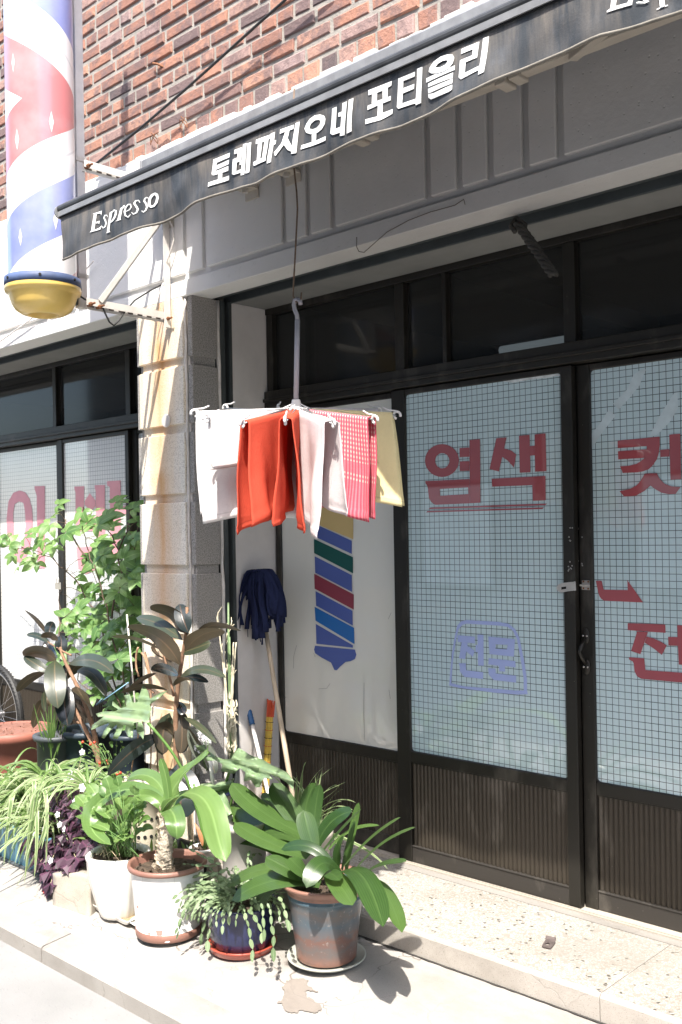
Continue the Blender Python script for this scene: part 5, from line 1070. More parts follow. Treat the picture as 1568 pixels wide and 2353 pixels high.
# ------------------------------------------------------------------ rubber plants
RUB = leafmat('rubber_leaf', (.050, .038, .0235), (.092, .070, .042), (.14, .09, .052), .42, .07); RUBG = leafmat('rubber_leaf_green', (.022, .032, .018), (.062, .074, .036), (.12, .09, .045), .36, .10); RUBB = leafmat('rubber_leaf_dark', (.012, .018, .018), (.024, .034, .034), (.10, .06, .04), .20, .06)
TRK = plain('brown_trunk', (.22, .125, .075), .85, .3, 30, .6, bscale=50); PETI = plain('petiole', (.24, .12, .075), .6, .2, 20, .1)
def rubber(parent, T, K, leaves, trunks, seed):
    rnd = random.Random(seed); ms = [MB(), MB(), MB()]
    for p, w, kind, tw in leaves:
        P = [T(*q) for q in p]; blade(ms[kind], P, w * K * 1.08, 'rubber', fold=.10, curl=.06, seg=16, cross=6, tw=tw * .25, rnd=rnd, hw=(-.55, .15, -.1)[kind])
    for m_, mt, nm in zip(ms, (RUB, RUBG, RUBB), ('brown_foliage', 'green_foliage', 'dark_foliage')):
        if m_.v: m_.build(nm, mt, parent, smooth=True)
    tb = MB()
    for pts, r0, r1 in trunks:
        P = [T(*q) for q in pts]; n = 14; Q = [bez(P, i / n) for i in range(n + 1)]; tb.tube(Q, [(r0 + (r1 - r0) * i / n) * K * (1 + .06 * math.sin(i * 2.3)) for i in range(n + 1)], 10)
    tb.build('trunk', TRK, parent, smooth=True)
Yr = -.62; T0 = Pn((0, 0), 1, Yr); A = Pn((0, 784.3), 1 / 3, Yr); B = Pn((402, 1349.8), .18315, Yr); Cz = Pn((0, 1321), .2564, Yr); D = Pn((0, 1568.7), 1 / 3, Yr)
base = T0(406, 1765); R2_ = thing('rubber_plant', (base.x, base.y, gz(Yr)), 'tall brown-leaved rubber plant standing in front of the granite pillar', 'rubber plant', 'rubber plants')
K = ppm(base); s3 = 1 / 3.
L2_ = []
def ad(fn, pts, w, kind, tw): L2_.append(([fn(*p) for p in pts], w * K, kind, tw))
ad(A, [(1300, 2020, 0), (1200, 1830, -.02), (1040, 1850, -.02)], 150 * s3, 0, .1); ad(A, [(1300, 2010, -.02), (1255, 1900, -.03), (1240, 1810, 0)], 105 * s3, 2, .3); ad(A, [(1260, 2060, 0), (1100, 1920, 0), (940, 1905, .04)], 85 * s3, 1, .5); ad(A, [(1240, 2230, -.03), (1130, 1990, -.10), (880, 1975, -.10)], 150 * s3, 0, 0)
ad(A, [(1120, 2130, 0), (950, 2020, 0), (772, 2040, .02)], 85 * s3, 0, .5); ad(A, [(1285, 2130, -.02), (1370, 1990, -.10), (1550, 1994, -.14)], 120 * s3, 0, .2); ad(B, [(280, 590, .04), (470, 380, .06), (835, 545, .02)], 125 * .183, 0, .1); ad(A, [(1240, 2150, 0), (1370, 2110, 0), (1455, 2075, .04)], 75 * s3, 1, .4)
ad(B, [(70, 1130, -.02), (300, 920, -.08), (645, 1135, -.12)], 105 * .183, 1, .3); ad(B, [(60, 1150, 0), (250, 1090, 0), (425, 1190, 0)], 80 * .183, 2, .5); ad(B, [(-20, 1240, -.05), (100, 1080, -.08), (235, 1178, -.1)], 90 * .183, 0, 0); ad(Cz, [(1500, 1030, 0), (1300, 950, -.02), (1090, 1060, -.02)], 95 * .2564, 0, .5); ad(Cz, [(1400, 880, .02), (1300, 900, 0), (1170, 1010, 0)], 60 * .2564, 0, .8)
ad(Cz, [(1355, 855, 0), (1450, 800, -.06), (1600, 900, -.1)], 90 * .2564, 2, .2); ad(Cz, [(1540, 740, .04), (1470, 560, .1), (1440, 500, .1)], 140 * .2564, 2, 0); ad(A, [(1180, 2200, .06), (1080, 2180, .1), (1060, 2080, .12)], 130 * s3, 0, 0)
ad(D, [(1195, 360, -.02), (1100, 220, -.06), (1130, 495, -.06)], 130 * s3, 0, .2); ad(D, [(1170, 210, .03), (1120, 340, 0), (1120, 500, -.02)], 120 * s3, 1, 0); ad(D, [(1240, 180, .03), (1270, 320, .02), (1245, 490, 0)], 100 * s3, 0, .2); ad(D, [(1100, 375, -.06), (950, 400, -.16), (740, 640, -.22)], 100 * s3, 2, .2)
ad(D, [(1225, 560, -.04), (1260, 760, -.10), (1230, 940, -.12)], 240 * s3, 2, -.15); ad(B, [(160, 1750, .02), (230, 1860, 0), (390, 2060, -.02)], 170 * .183, 0, 0); ad(B, [(120, 1630, -.02), (300, 1700, -.1), (525, 1960, -.12)], 75 * .183, 1, .5); ad(B, [(100, 1830, .03), (110, 1960, .02), (60, 2080, 0)], 150 * .183, 2, 0); ad(D, [(1300, 300, .04), (1400, 480, .06), (1490, 610, .08)], 130 * s3, 1, .3); ad(B, [(400, 2100, .04), (470, 2200, .04), (505, 2340, .04)], 130 * .183, 1, .2); ad(D, [(1230, 130, .02), (1260, 190, 0), (1270, 220, 0)], 60 * s3, 2, .2)
rb_ = [(p, w, k, t) for p, w, k, t in L2_]
rubber(R2_, lambda *q: q[0] if len(q) == 1 else V(q), 1.0, rb_, [([T0(409, 1800), T0(398, 1640), T0(400, 1560), T0(436, 1480), T0(430, 1395)], 7 * K, 3.2 * K), ([T0(400, 1600), T0(392, 1560), T0(375, 1500)], 3.5 * K, 2 * K)], 5)
Yr = -.60; T0 = Pn((0, 0), 1, Yr); Cz = Pn((0, 1321), .2564, Yr); base = T0(233, 1790); K = ppm(base); q_ = .2564
R1_ = thing('rubber_plant', (base.x, base.y, gz(Yr)), 'smaller rubber plant with drooping maroon and olive leaves beside the white window', 'rubber plant', 'rubber plants')
L2_ = []
for pts, w, k, t in [
    ([(425, 530, .02), (350, 400, 0), (222, 318, -.02)], 60, 0, .3), ([(440, 545, 0), (440, 470, .02), (480, 420, .03)], 95, 2, .1), ([(455, 620, 0), (350, 520, 0), (238, 537, 0)], 55, 1, .4), ([(520, 590, -.02), (450, 510, -.05), (375, 560, -.06)], 85, 0, 0), ([(535, 710, 0), (560, 640, .03), (545, 540, .03)], 110, 2, -.2), ([(520, 740, .04), (430, 700, .06), (410, 590, .06)], 100, 2, 0),
    ([(505, 770, -.02), (380, 640, -.06), (210, 725, -.08)], 170, 0, -.3), ([(440, 870, -.03), (320, 800, -.08), (215, 730, -.08)], 90, 1, 0), ([(410, 870, 0), (250, 900, -.04), (153, 1050, -.06)], 100, 0, .2), ([(495, 765, -.04), (480, 920, -.12), (522, 1198, -.12)], 180, 1, -.1), ([(570, 970, -.02), (570, 1130, -.06), (610, 1355, -.06)], 165, 2, -.1), ([(620, 800, .0), (840, 690, -.06), (1020, 885, -.08)], 125, 1, .1), ([(690, 865, .02), (850, 800, .0), (955, 1090, -.02)], 105, 1, .3),
    ([(610, 930, .05), (680, 740, .08), (930, 750, .10)], 130, 0, .1), ([(685, 1000, -.04), (740, 1080, -.1), (835, 1265, -.12)], 165, 0, -.4), ([(395, 1110, 0), (340, 1180, -.02), (298, 1375, -.04)], 90, 0, .2), ([(680, 1150, .02), (760, 1240, .02), (835, 1300, .02)], 90, 0, .3), ([(400, 1040, -.04), (385, 1130, -.05), (405, 1225, -.05)], 45, 1, .3), ([(515, 1290, -.04), (520, 1390, -.05), (550, 1475, -.05)], 45, 2, .3), ([(440, 1180, 0), (480, 1100, .02), (430, 1020, .02)], 90, 0, 0), ([(600, 690, .02), (620, 650, .02), (640, 620, .02)], 30, 1, .4), ([(580, 940, .04), (600, 880, .06), (590, 800, .07)], 90, 2, 0)]:
    L2_.append(([Cz(*p) for p in pts], w * q_ * K, k, t))
rubber(R1_, lambda *q: q[0] if len(q) == 1 else V(q), 1.0, L2_, [([Cz(900, 1900), Cz(880, 1500), Cz(850, 1150), Cz(600, 900), Cz(540, 650)], 7 * K, 3.5 * K), ([Cz(870, 1620), Cz(800, 1420), Cz(700, 1280), Cz(640, 1120)], 5.5 * K, 3.5 * K), ([Cz(640, 720), Cz(560, 690), Cz(430, 600)], 2.5 * K, 1.5 * K), ([Cz(720, 1330), Cz(660, 1310), Cz(620, 1270)], 3 * K, 2.5 * K)], 8)

# ================================================================== tubs and pots at the back
def simple_pot(name, c, rb, rr, h, mat, label, cat='pot', lip=.012, liph=.03, group='pots standing at the back', soilz=.85, sl=None, soilmat=None):
    """c: base centre"""
    th = thing(name, c, label, cat, group); mb = MB(); t_ = rr - lip
    mb.lathe(c, [(rb * .96, 0), (rb, .005), (rb + (t_ - rb) * .5, h * .5), (t_, h - liph), (rr - lip * .3, h - liph * .95), (rr, h - liph * .5), (rr * .99, h - .003), (rr - lip, h), (t_ - .012, h - .01), (t_ - .02, h * .6)], 56)
    mb.build('pot', mat, th, smooth=True); soil(th, V(c), t_ * .96, c[2] + h * soilz, seed=int(rr * 1000), mat=soilmat); return th
def at_rim(x, y, rpx, Y):            # rim centre on the plane Y -> centre, radius
    p = onY(x, y, Y); return p, rpx * ppm(p)
TUB = plain('grey_plastic_tub', (.060, .068, .075), .55, .25, 8, .1); TUBB = plain('blue_black_tub', (.030, .045, .062), .5, .3, 8, .1)
p, r = at_rim(30, 1672, 92, -.50); simple_pot('plant_tub', V((p.x, p.y, gz(p.y))), r * .78, r, p.z - gz(p.y), plain('terracotta_tub', (.26, .09, .062), .6, .15, 6, .1), 'large terracotta coloured plastic tub at the left edge', 'plant tub', .02, .06, soilz=.985, soilmat=plain('terracotta_lid', (.19, .085, .06), .6, .12, 6, .1))
p, r = at_rim(205, 1672, 70, -.48); simple_pot('plant_tub', V((p.x, p.y, gz(p.y))), r * .78, r, p.z - gz(p.y), TUBB, 'dark blue plastic tub behind the smaller rubber plant', 'plant tub', .02, .035)
p, r = at_rim(133, 1684, 56, -.60); simple_pot('plant_tub', V((p.x, p.y, gz(p.y))), r * .78, r, p.z - gz(p.y), TUB, 'dark grey tub between the terracotta and the blue tub', 'plant tub', .02, .03)
p, r = at_rim(296, 1684, 43, -.46); simple_pot('plant_tub', V((p.x, p.y, gz(p.y))), r * .8, r, p.z - gz(p.y), TUBB, 'narrow dark tub at the foot of the vine by the granite pillar', 'plant tub', .016, .03)
p, r = at_rim(331, 1782, 46, -.66); c = V((p.x, p.y, gz(p.y) + .03)); h = p.z - c.z
o = simple_pot('orchid_pot', c, r * .62, r, h, CREAMG, 'cream glazed orchid pot with round drain holes behind the crinum', 'orchid pot', .014, .04, soilz=.93)
mb = MB()
toc = (V((CP.x, CP.y, 0)) - V((c.x, c.y, 0))).normalized(); az = math.atan2(toc.y, toc.x)
for da in (-.9, -.45, 0, .45, .9):
    for f in (.18, .36, .55):
        R_ = r * (.62 + (1 - .014 / r - .62) * f) + .0006; a = az + da; q = V((c.x + R_ * math.cos(a), c.y + R_ * math.sin(a), c.z + h * f)); o_ = V((math.cos(a), math.sin(a), 0)); mb.tube([q - o_ * .004, q + o_ * .002], .008, 10)
mb.build('drain_hole', BLACK, o)
p, r = at_rim(240, 1800, 52, -.78); c = V((p.x, p.y, gz(p.y) + .02)); simple_pot('cream_pot', c, r * .66, r, p.z - c.z, CREAMG, 'cream glazed pot half hidden behind the purple clover', 'pot', .012, .035, soilz=.9)
p, r = at_rim(500, 1806, 44, -.52); c = V((p.x, p.y, gz(p.y))); DP_ = simple_pot('blue_rimmed_pot', c, r * .7, r, p.z - c.z, plain('beige_pot', (.55, .49, .42), .5, .1, 10, .05), 'beige pot with blue rim line holding tall dry stalks by the jamb', 'potted plant', .012, .03, soilz=.9)
mb = MB(); mb.lathe((p.x, p.y, p.z), [(r * 1.005, -.028), (r * 1.015, -.024), (r * 1.015, -.014), (r * 1.0, -.010)], 40); mb.build('blue_line', COB, DP_, smooth=True)
p, r = at_rim(467, 1945, 33, -.66); c = V((p.x, p.y, p.z - .07)); WB = simple_pot('white_bowl', c, r * .6, r, .07, WGLAZE, 'small white bowl of soil with a sheathed green stalk', 'bowl', .006, .012, soilz=.86)
p, r = at_rim(560, 1885, 60, -.70); c = V((p.x, p.y, gz(p.y))); simple_pot('grey_pot', c, r * .75, r, p.z - c.z, plain('grey_ceramic', (.42, .39, .37), .5, .1, 10, .05), 'grey ceramic pot hidden behind the clivia leaves', 'pot', .012, .03)
p, r = at_rim(705, 1905, 62, -.56); c = V((p.x, p.y, 0.0)); SPR = simple_pot('striped_pot', c, r * .72, r, max(.12, p.z), plain('beige_ceramic', (.50, .44, .38), .5, .15, 16, .05), 'beige pot of variegated spider plant behind the clivia', 'potted plant', .012, .03)
# black box planter carrying the bowl
a = onY(345, 1880, -.52); b = onY(470, 1870, -.52); mb = MB(); x0, x1 = a.x, b.x + .10; y0, y1 = -.76, -.56; zt = a.z - .03; zb_ = gz(-.76)
def open_box(mb, x0, x1, y0, y1, z0, z1, tp=.03, th=.008, m=0, rim=.012):
    n = len(mb.v); L = [[(x0 + tp, y0 + tp, z0), (x1 - tp, y0 + tp, z0), (x1 - tp, y1 - tp, z0), (x0 + tp, y1 - tp, z0)], [(x0, y0, z1 - .012), (x1, y0, z1 - .012), (x1, y1, z1 - .012), (x0, y1, z1 - .012)],
        [(x0 - rim, y0 - rim, z1 - .012), (x1 + rim, y0 - rim, z1 - .012), (x1 + rim, y1 + rim, z1 - .012), (x0 - rim, y1 + rim, z1 - .012)], [(x0 - rim, y0 - rim, z1), (x1 + rim, y0 - rim, z1), (x1 + rim, y1 + rim, z1), (x0 - rim, y1 + rim, z1)],
        [(x0 + th, y0 + th, z1), (x1 - th, y0 + th, z1), (x1 - th, y1 - th, z1), (x0 + th, y1 - th, z1)], [(x0 + tp, y0 + tp, z0 + (z1 - z0) * .7), (x1 - tp, y0 + tp, z0 + (z1 - z0) * .7), (x1 - tp, y1 - tp, z0 + (z1 - z0) * .7), (x0 + tp, y1 - tp, z0 + (z1 - z0) * .7)]]
    R = [[mb.vert(q) for q in l] for l in L]
    for u, v in zip(R, R[1:]):
        for i in range(4): mb.face((u[i], u[(i + 1) % 4], v[(i + 1) % 4], v[i]), m)
    mb.face(R[-1], m + 1); mb.face(R[0][::-1], m)
open_box(mb, x0, x1, y0, y1, zb_, zt); BX = thing('box_planter', ((x0 + x1) / 2, (y0 + y1) / 2, zb_), 'black rectangular plastic planter behind the flaking crinum trunk', 'planter', 'pots standing at the back'); mb.build('box', [plain('black_plastic', (.014, .015, .016), .45, .3, 10, .1), SOIL], BX, bevel=.004)
mb = MB(); rnd = random.Random(77)
for i in range(26):
    q = V((rnd.uniform(x0 + .03, x1 - .03), rnd.uniform(y0 + .03, y1 - .03), zb_ + (zt - zb_) * .7)); t_ = q + V((rnd.uniform(-.04, .04), rnd.uniform(-.04, .02), rnd.uniform(.04, .10))); blade(mb, [q, q.lerp(t_, .6) + V((0, 0, .015)), t_], .014, 'lily', seg=5, cross=2, rnd=rnd)
mb.build('weeds', LILY, BX, smooth=True)
# green stalk in the white bowl, with the orange dry sheath
T = Pn((0, 0), 1, -.66); mb = MB(); st = [T(470, 1955), T(468, 1915), T(460, 1850), T(445, 1800)]; mb.tube([bez(st, i / 10) for i in range(11)], [.011 - .0005 * i for i in range(11)], 8); mb.build('stalk', plain('green_stalk', (.09, .16, .045), .5, .2, 12, .05), WB, smooth=True)
mb = MB(); blade(mb, [T(466, 1945, -.02), T(462, 1915, -.03), T(447, 1890, -.03)], .018, 'lily', fold=.4); mb.build('dry_sheath', plain('orange_sheath', (.36, .16, .07), .6, .2, 20, .1), WB, smooth=True)
# tall dry stalks and green cane in the blue-rimmed pot
T = Pn((402, 1349.8), .18315, -.50); rnd = random.Random(12); mb = MB(); gr = MB()
for pts in ([(700, 2140), (690, 1700), (640, 1250), (590, 760), (540, 400)], [(730, 2120), (740, 1700), (735, 1430)], [(680, 2100), (660, 1600), (650, 1200), (620, 900)], [(760, 2080), (770, 1750), (740, 1480)], [(720, 2130), (705, 1600), (720, 1200), (770, 690)], [(690, 2130), (700, 1500), (720, 1000), (740, 690)]):
    P = [T(x + rnd.uniform(-4, 4), y, rnd.uniform(-.01, .01)) for x, y in pts]; mb.tube([bez(P, i / 16) + V((rnd.uniform(-.002, .002), 0, 0)) for i in range(17)], [.006 - .0002 * i for i in range(17)], 6)
for i in range(90):
    f = rnd.random(); q = T(rnd.uniform(650, 780), rnd.uniform(1400, 2080), rnd.uniform(-.02, .02)); e = q + V((rnd.uniform(-.018, .018), rnd.uniform(-.015, .01), rnd.uniform(-.03, .05))); blade(mb, [q, q.lerp(e, .5) + V((rnd.uniform(-.008, .008), 0, 0)), e], rnd.uniform(.005, .011), 'grass', seg=4, cross=2, rnd=rnd)
for i in range(26):
    q = T(rnd.uniform(560, 720), rnd.uniform(500, 1200), 0); e = q + V((rnd.uniform(-.03, .035), 0, rnd.uniform(.02, .06))); mb.tube([q, e], .0015, 4)
mb.tube([T(560, 560), T(535, 380), T(545, 320), T(600, 230)], [.006, .005, .003, .001], 6)
mb.build('dry_stalks', plain('bleached_stalk', (.58, .52, .38), .8, .3, 30, .3), DP_, smooth=True)
gr.tube([T(710, 2140), T(690, 1500), T(676, 800), T(672, 190)], [.006, .0055, .0048, .0042], 8); gr.tube([T(730, 2100), T(700, 1250), T(690, 620)], .003, 6)
gr.build('green_cane', plain('green_cane', (.15, .22, .10), .5, .2, 20, .05), DP_, smooth=True)
# stakes
mb = MB(); T = Pn((344.6, 1723), .2198, -.64); mb.tube([T(628, 60), T(645, 230), T(664, 372)], .008, 8); tag(mb.build('white_stake', WP, smooth=True), 'short white plastic stake standing among the pots below the jamb', 'stake')
mb = MB(); a, b = onY(292, 1412, -.50), onY(318, 1700, -.50); mb.tube([a, b], .0042, 6); tag(mb.build('plant_stake', SEAL, smooth=True), 'thin white plant stake leaning in front of the vine', 'stake')
mb = MB(); a, b = onY(221, 1621, -.5), onY(296, 1568, -.42); mb.tube([a, b], .0032, 6); mb.tube([a + V((0, 0, .002)), onY(236, 1604, -.45)], .002, 5); tag(mb.build('blue_stick', plain('pale_blue_plastic', (.18, .33, .45), .4, .1, 10, 0), smooth=True), 'thin pale blue plastic stick lying across the vine stems', 'stick')

# ------------------------------------------------------------------ cut-leaf philodendron
PHI = leafmat('philodendron_leaf', (.13, .21, .10), (.30, .40, .22), (.38, .48, .28), .30, .25)
def plate(mb, loop, fn, ctr, bend, t=.5):     # lobed leaf traced flat, then dished about its midrib
    l3 = [V((x, y, 0)) for x, y in loop]; me = bpy.data.meshes.new('tmp'); vs = [(x, y, 0) for x, y in loop]; me.from_pydata(vs, [], [tuple(tr) for tr in tessellate_polygon([l3])]); bm = bmesh.new(); bm.from_mesh(me); bpy.data.meshes.remove(me)
    for _ in range(3): bmesh.ops.subdivide_edges(bm, edges=[e for e in bm.edges if e.calc_length() > 40], cuts=1); bmesh.ops.triangulate(bm, faces=bm.faces)
    bm.verts.index_update(); n = len(mb.v); a, b = ctr; ax = V((b[0] - a[0], b[1] - a[1], 0)).normalized()
    for v in bm.verts:
        r = v.co - V((a[0], a[1], 0)); s = ax.x * r.y - ax.y * r.x; l = r.dot(ax); d = bend * abs(s) / 100 + .012 * math.sin(s * .05) + .010 * math.sin(l * .03) + .0003 * (a[1] - v.co.y)
        mb.vert(fn(v.co.x, v.co.y, d), (.5 + s / 340, max(0, min(1, l / 600))), t)
    for f in bm.faces: mb.face([n + v.index for v in f.verts])
    bm.free()
c = onY(470, 1945, -.64); PH = thing('philodendron', (c.x, c.y, gz(-.64)), 'philodendron with big cut leaves on long green stalks between rubber plant and clivia', 'potted plant', 'potted plants by the shop front')
T1 = Pn((0, 1321), .2564, -.80); T2 = Pn((344.6, 1723), .2198, -.66); T3 = Pn((0, 1568.7), 1 / 3, -.72)
mb = MB(); plate(mb, [(1330, 1330), (1360, 1200), (1345, 1160), (1420, 1110), (1500, 1040), (1440, 1055), (1345, 1110), (1325, 1040), (1285, 980), (1250, 1080), (1235, 1140), (1190, 1145), (1165, 1070), (1110, 1080), (1135, 1180), (1085, 1195), (1010, 1130), (1005, 1170), (1060, 1205), (1040, 1222), (930, 1225), (860, 1245), (882, 1275), (935, 1268), (880, 1310), (830, 1345), (818, 1390), (900, 1355), (985, 1325), (935, 1400), (912, 1455), (935, 1468), (985, 1400), (1055, 1335), (1040, 1400), (1010, 1465), (1055, 1470), (1085, 1420), (1110, 1345), (1130, 1345), (1125, 1390), (1150, 1450), (1190, 1462), (1195, 1400), (1205, 1325), (1240, 1318), (1225, 1400), (1285, 1475), (1295, 1400), (1270, 1310)], T1, ((1330, 1320), (900, 1260)), .018, .7)
plate(mb, [(600, 0), (690, 70), (770, 100), (850, 95), (890, 20), (930, -20), (990, 15), (1060, 60), (1180, 100), (1270, 160), (1350, 190), (1440, 240), (1510, 330), (1500, 420), (1430, 340), (1340, 285), (1250, 250), (1290, 310), (1190, 290), (1150, 390), (1105, 390), (1060, 315), (985, 330), (1000, 235), (940, 190), (880, 250), (800, 235), (745, 225), (760, 150), (690, 110), (590, 115), (575, 85), (640, 60), (560, 20), (500, 0), (480, -40), (560, -50)], T2, ((520, -30), (1480, 330)), .022, .6)
plate(mb, [(530, 380), (600, 345), (680, 370), (720, 340), (800, 320), (880, 300), (860, 360), (850, 430), (760, 470), (640, 450), (560, 420)], T2, ((860, 320), (540, 390)), .04, .1)
plate(mb, [(1380, 700), (1450, 690), (1520, 720), (1570, 800), (1600, 900), (1540, 940), (1480, 900), (1440, 800)], T3, ((1590, 900), (1400, 700)), .04, .45)
mb.build('foliage', PHI, PH, smooth=True, solid=.0015)
mb = MB(); S = lambda P, r: mb.tube([bez(P, i / 14) for i in range(15)], r, 8)
S([T1(1325, 1325), T3(1250, 520, 0), T3(1330, 690, .04), T3(1420, 1130, .06)], .0065); S([T2(870, 145, 0), T2(820, 250, 0), T2(760, 400, .04), T2(700, 900, .06)], .006); S([T2(860, 330, .02), T2(900, 500, .02), T2(740, 900, .05)], .005)
mb.build('stalks', plain('green_petiole', (.085, .17, .035), .45, .2, 12, .05), PH, smooth=True)

# ------------------------------------------------------------------ spider plants in the long blue planter, and behind the clivia
SPI = leafmat('spider_leaf', (.075, .15, .038), (.17, .27, .085), (.44, .49, .28), .45, .35, edge=(.40, .45, .25)); SPG = leafmat('spider_leaf_green', (.075, .155, .03), (.16, .26, .07), (.44, .50, .28), .45, .35)
def fountain(mb, crown, n, L, w, rnd, up=1.0, bias=V((0, 0, 0)), spread=1.0):
    for i in range(n):
        a = rnd.uniform(0, 6.28); o = (V((math.cos(a), math.sin(a), 0)) + bias); l = L * rnd.uniform(.55, 1.15); e = rnd.uniform(.25, 1.1) * up; o = o * spread
        p1 = crown + o * l * .28 + UPV * l * .55 * e; p2 = crown + o * l * .75 + UPV * l * .55 * e; p3 = crown + o * l * 1.0 + UPV * l * rnd.uniform(-.55, .25) * (1.2 - .5 * e)
        blade(mb, [crown + o * .006, p1, p2, p3], w * rnd.uniform(.7, 1.2), 'grass', fold=.25, seg=12, cross=2, tw=rnd.uniform(-.4, .4), rnd=rnd)
pa, pb = onG(-40, 1985), onG(112, 2010)
y0 = -.98; q0 = onY(-60, 1965, y0); q1 = onY(112, 1990, y0); zb_ = gz(y0); zt = onY(40, 1900, y0).z
BPL = thing('blue_planter', ((q0.x + q1.x) / 2, y0 + .1, zb_), 'long blue plastic planter overflowing with variegated spider plants', 'planter', 'pots standing at the back')
mb = MB(); open_box(mb, q0.x - .5, q1.x, y0, y0 + .20, zb_ + .006, zt, tp=.022); mb.box((q0.x - .5, y0 + .005, zb_), (q1.x - .01, y0 + .195, zb_ + .012), 2); mb.build('trough', [plain('blue_plastic', (.075, .19, .27), .45, .12, 8, .05), SOIL, TUB], BPL, bevel=.005)
rnd = random.Random(40); mb = MB(); mg = MB()
crowns = [(q1.x - .08 - .13 * k, y0 + .1 + rnd.uniform(-.04, .04), zt + .01) for k in range(6)]
for x, y, z in crowns: fountain(mb, V((x, y, z)), 30, .30, .018, rnd, .8, V((.1, -.25, 0))); fountain(mg, V((x + .05, y + .04, z)), 14, .28, .016, rnd, .9)
for x, y, Y, n, L in ((60, 1830, -.84, 30, .29), (150, 1820, -.82, 28, .27), (15, 1810, -.80, 28, .29), (205, 1820, -.86, 18, .24), (110, 1800, -.78, 24, .27)):
    fountain(mb, onY(x, y, Y), n, L, .0175, rnd, .95, V((0, -.15, 0))); fountain(mg, onY(x, y, Y), int(n * .9), L, .016, rnd, 1.1)
for pts, w in (([(190, 1860), (215, 1780), (160, 1900), (125, 2030)], 15), ([(200, 1850), (240, 1760), (250, 1870), (235, 1990)], 12), ([(170, 1850), (190, 1800), (200, 1920), (175, 2020)], 14), ([(60, 1850), (80, 1780), (40, 1880), (20, 1990)], 14), ([(120, 1830), (230, 1740), (150, 1830), (130, 2020)], 12), ([(220, 1880), (260, 1850), (240, 1950), (60, 2050)], 10)):
    P = [onY(x * .46 + 0, y, -1.0 - .04 * i) if False else onY(x * .45, y, -1.0 - .03 * i) for i, (x, y) in enumerate(pts)]; blade(mb, P, w * ppm(P[0]), 'grass', fold=.2, seg=14, cross=2, rnd=rnd)
mb.build('variegated_foliage', SPI, BPL, smooth=True); mg.build('green_foliage', SPG, BPL, smooth=True)
mb = MB(); q = onY(122, 1740, -.66)
for i in range(34): s = q + V((rnd.uniform(-.02, .02), rnd.uniform(-.02, .02), rnd.uniform(-.12, .02))); e = q + V((rnd.uniform(-.10, .10), rnd.uniform(-.08, .06), rnd.uniform(.05, .30))); blade(mb, [s, s.lerp(e, .5) + V((0, 0, .03)), e], .011, 'grass', seg=7, cross=2, rnd=rnd)
mb.build('tied_foliage', SPG, BPL, smooth=True)
mb = MB(); T = Pn((522.7, 1568.7), 1 / 3, -.52); b = T(560, 960)
for pts, w in (([(470, 900), (470, 760), (495, 660), (470, 615)], 34), ([(490, 900), (510, 700), (520, 560), (545, 545)], 30), ([(500, 900), (540, 700), (600, 640), (670, 575)], 22), ([(510, 920), (560, 720), (640, 640), (735, 578)], 22), ([(540, 920), (620, 740), (720, 740), (828, 678)], 24), ([(560, 940), (640, 780), (740, 780), (775, 700)], 22), ([(580, 960), (660, 800), (820, 780), (888, 830)], 20), ([(580, 980), (700, 820), (800, 840), (870, 880)], 20), ([(520, 940), (430, 740), (340, 660), (310, 640)], 20), ([(640, 1000), (700, 880), (800, 860), (890, 905)], 18), ([(560, 960), (600, 820), (700, 700), (760, 705)], 24), ([(700, 1080), (760, 1020), (780, 1150), (720, 1220)], 18), ([(680, 1080), (690, 1010), (680, 1150), (690, 1230)], 18), ([(650, 1020), (840, 1080), (1000, 1150), (1110, 1290)], 30)):
    blade(mb, [T(x, y, .05 - .03 * i) for i, (x, y) in enumerate(pts)], w * ppm(b) / 3, 'grass', fold=.25, seg=12, cross=2, rnd=rnd)
for i in range(24): e = T(rnd.uniform(420, 860), rnd.uniform(600, 960), rnd.uniform(-.08, .1)); s = T(600 + rnd.uniform(-60, 60), 1000, .03); blade(mb, [s, s.lerp(e, .5) + UPV * .06, e], .009, 'grass', seg=9, cross=2, rnd=rnd)
mb.build('foliage', SPI, SPR, smooth=True)

# ------------------------------------------------------------------ purple clover on the stone
OXA = leafmat('clover_leaf', (.034, .016, .028), (.10, .042, .072), (.13, .04, .085), .5, .18); PET = plain('white_petal', (.72, .70, .72), .6, .04, 10, 0)
c = onY(170, 1905, -.92); OX = thing('purple_clover', (c.x, c.y, gz(-.92)), 'mound of purple triangular clover leaves with small white flowers', 'potted plant', 'potted plants by the shop front')
T = Pn((0, 1344.6 + 378.5), .2564, -.96) if False else Pn((0, 1723.1), .2564, -.94)   # traced on the 0..700 x 3000..3600 crop
rnd = random.Random(51); mb = MB(); st = MB(); fl = MB()
def clover(ctr, s, nrm, rot):
    n = V(nrm).normalized(); a = n.cross(V((.3, .2, .9))).normalized(); b = n.cross(a)
    for k in range(3):
        q = rot + k * 2.094; d = a * math.cos(q) + b * math.sin(q); sd = n.cross(d); tn = rnd.random(); pl = n * (-.35)
        i0 = mb.vert(ctr, (.5, 0), tn); i1 = mb.vert(ctr + d * s * .9 - sd * s * .75 + pl * s, (0, 1), tn); i2 = mb.vert(ctr + d * s * .86, (.5, 1), tn); i3 = mb.vert(ctr + d * s * .9 + sd * s * .75 + pl * s, (1, 1), tn); mb.face((i0, i1, i2)); mb.face((i0, i2, i3))
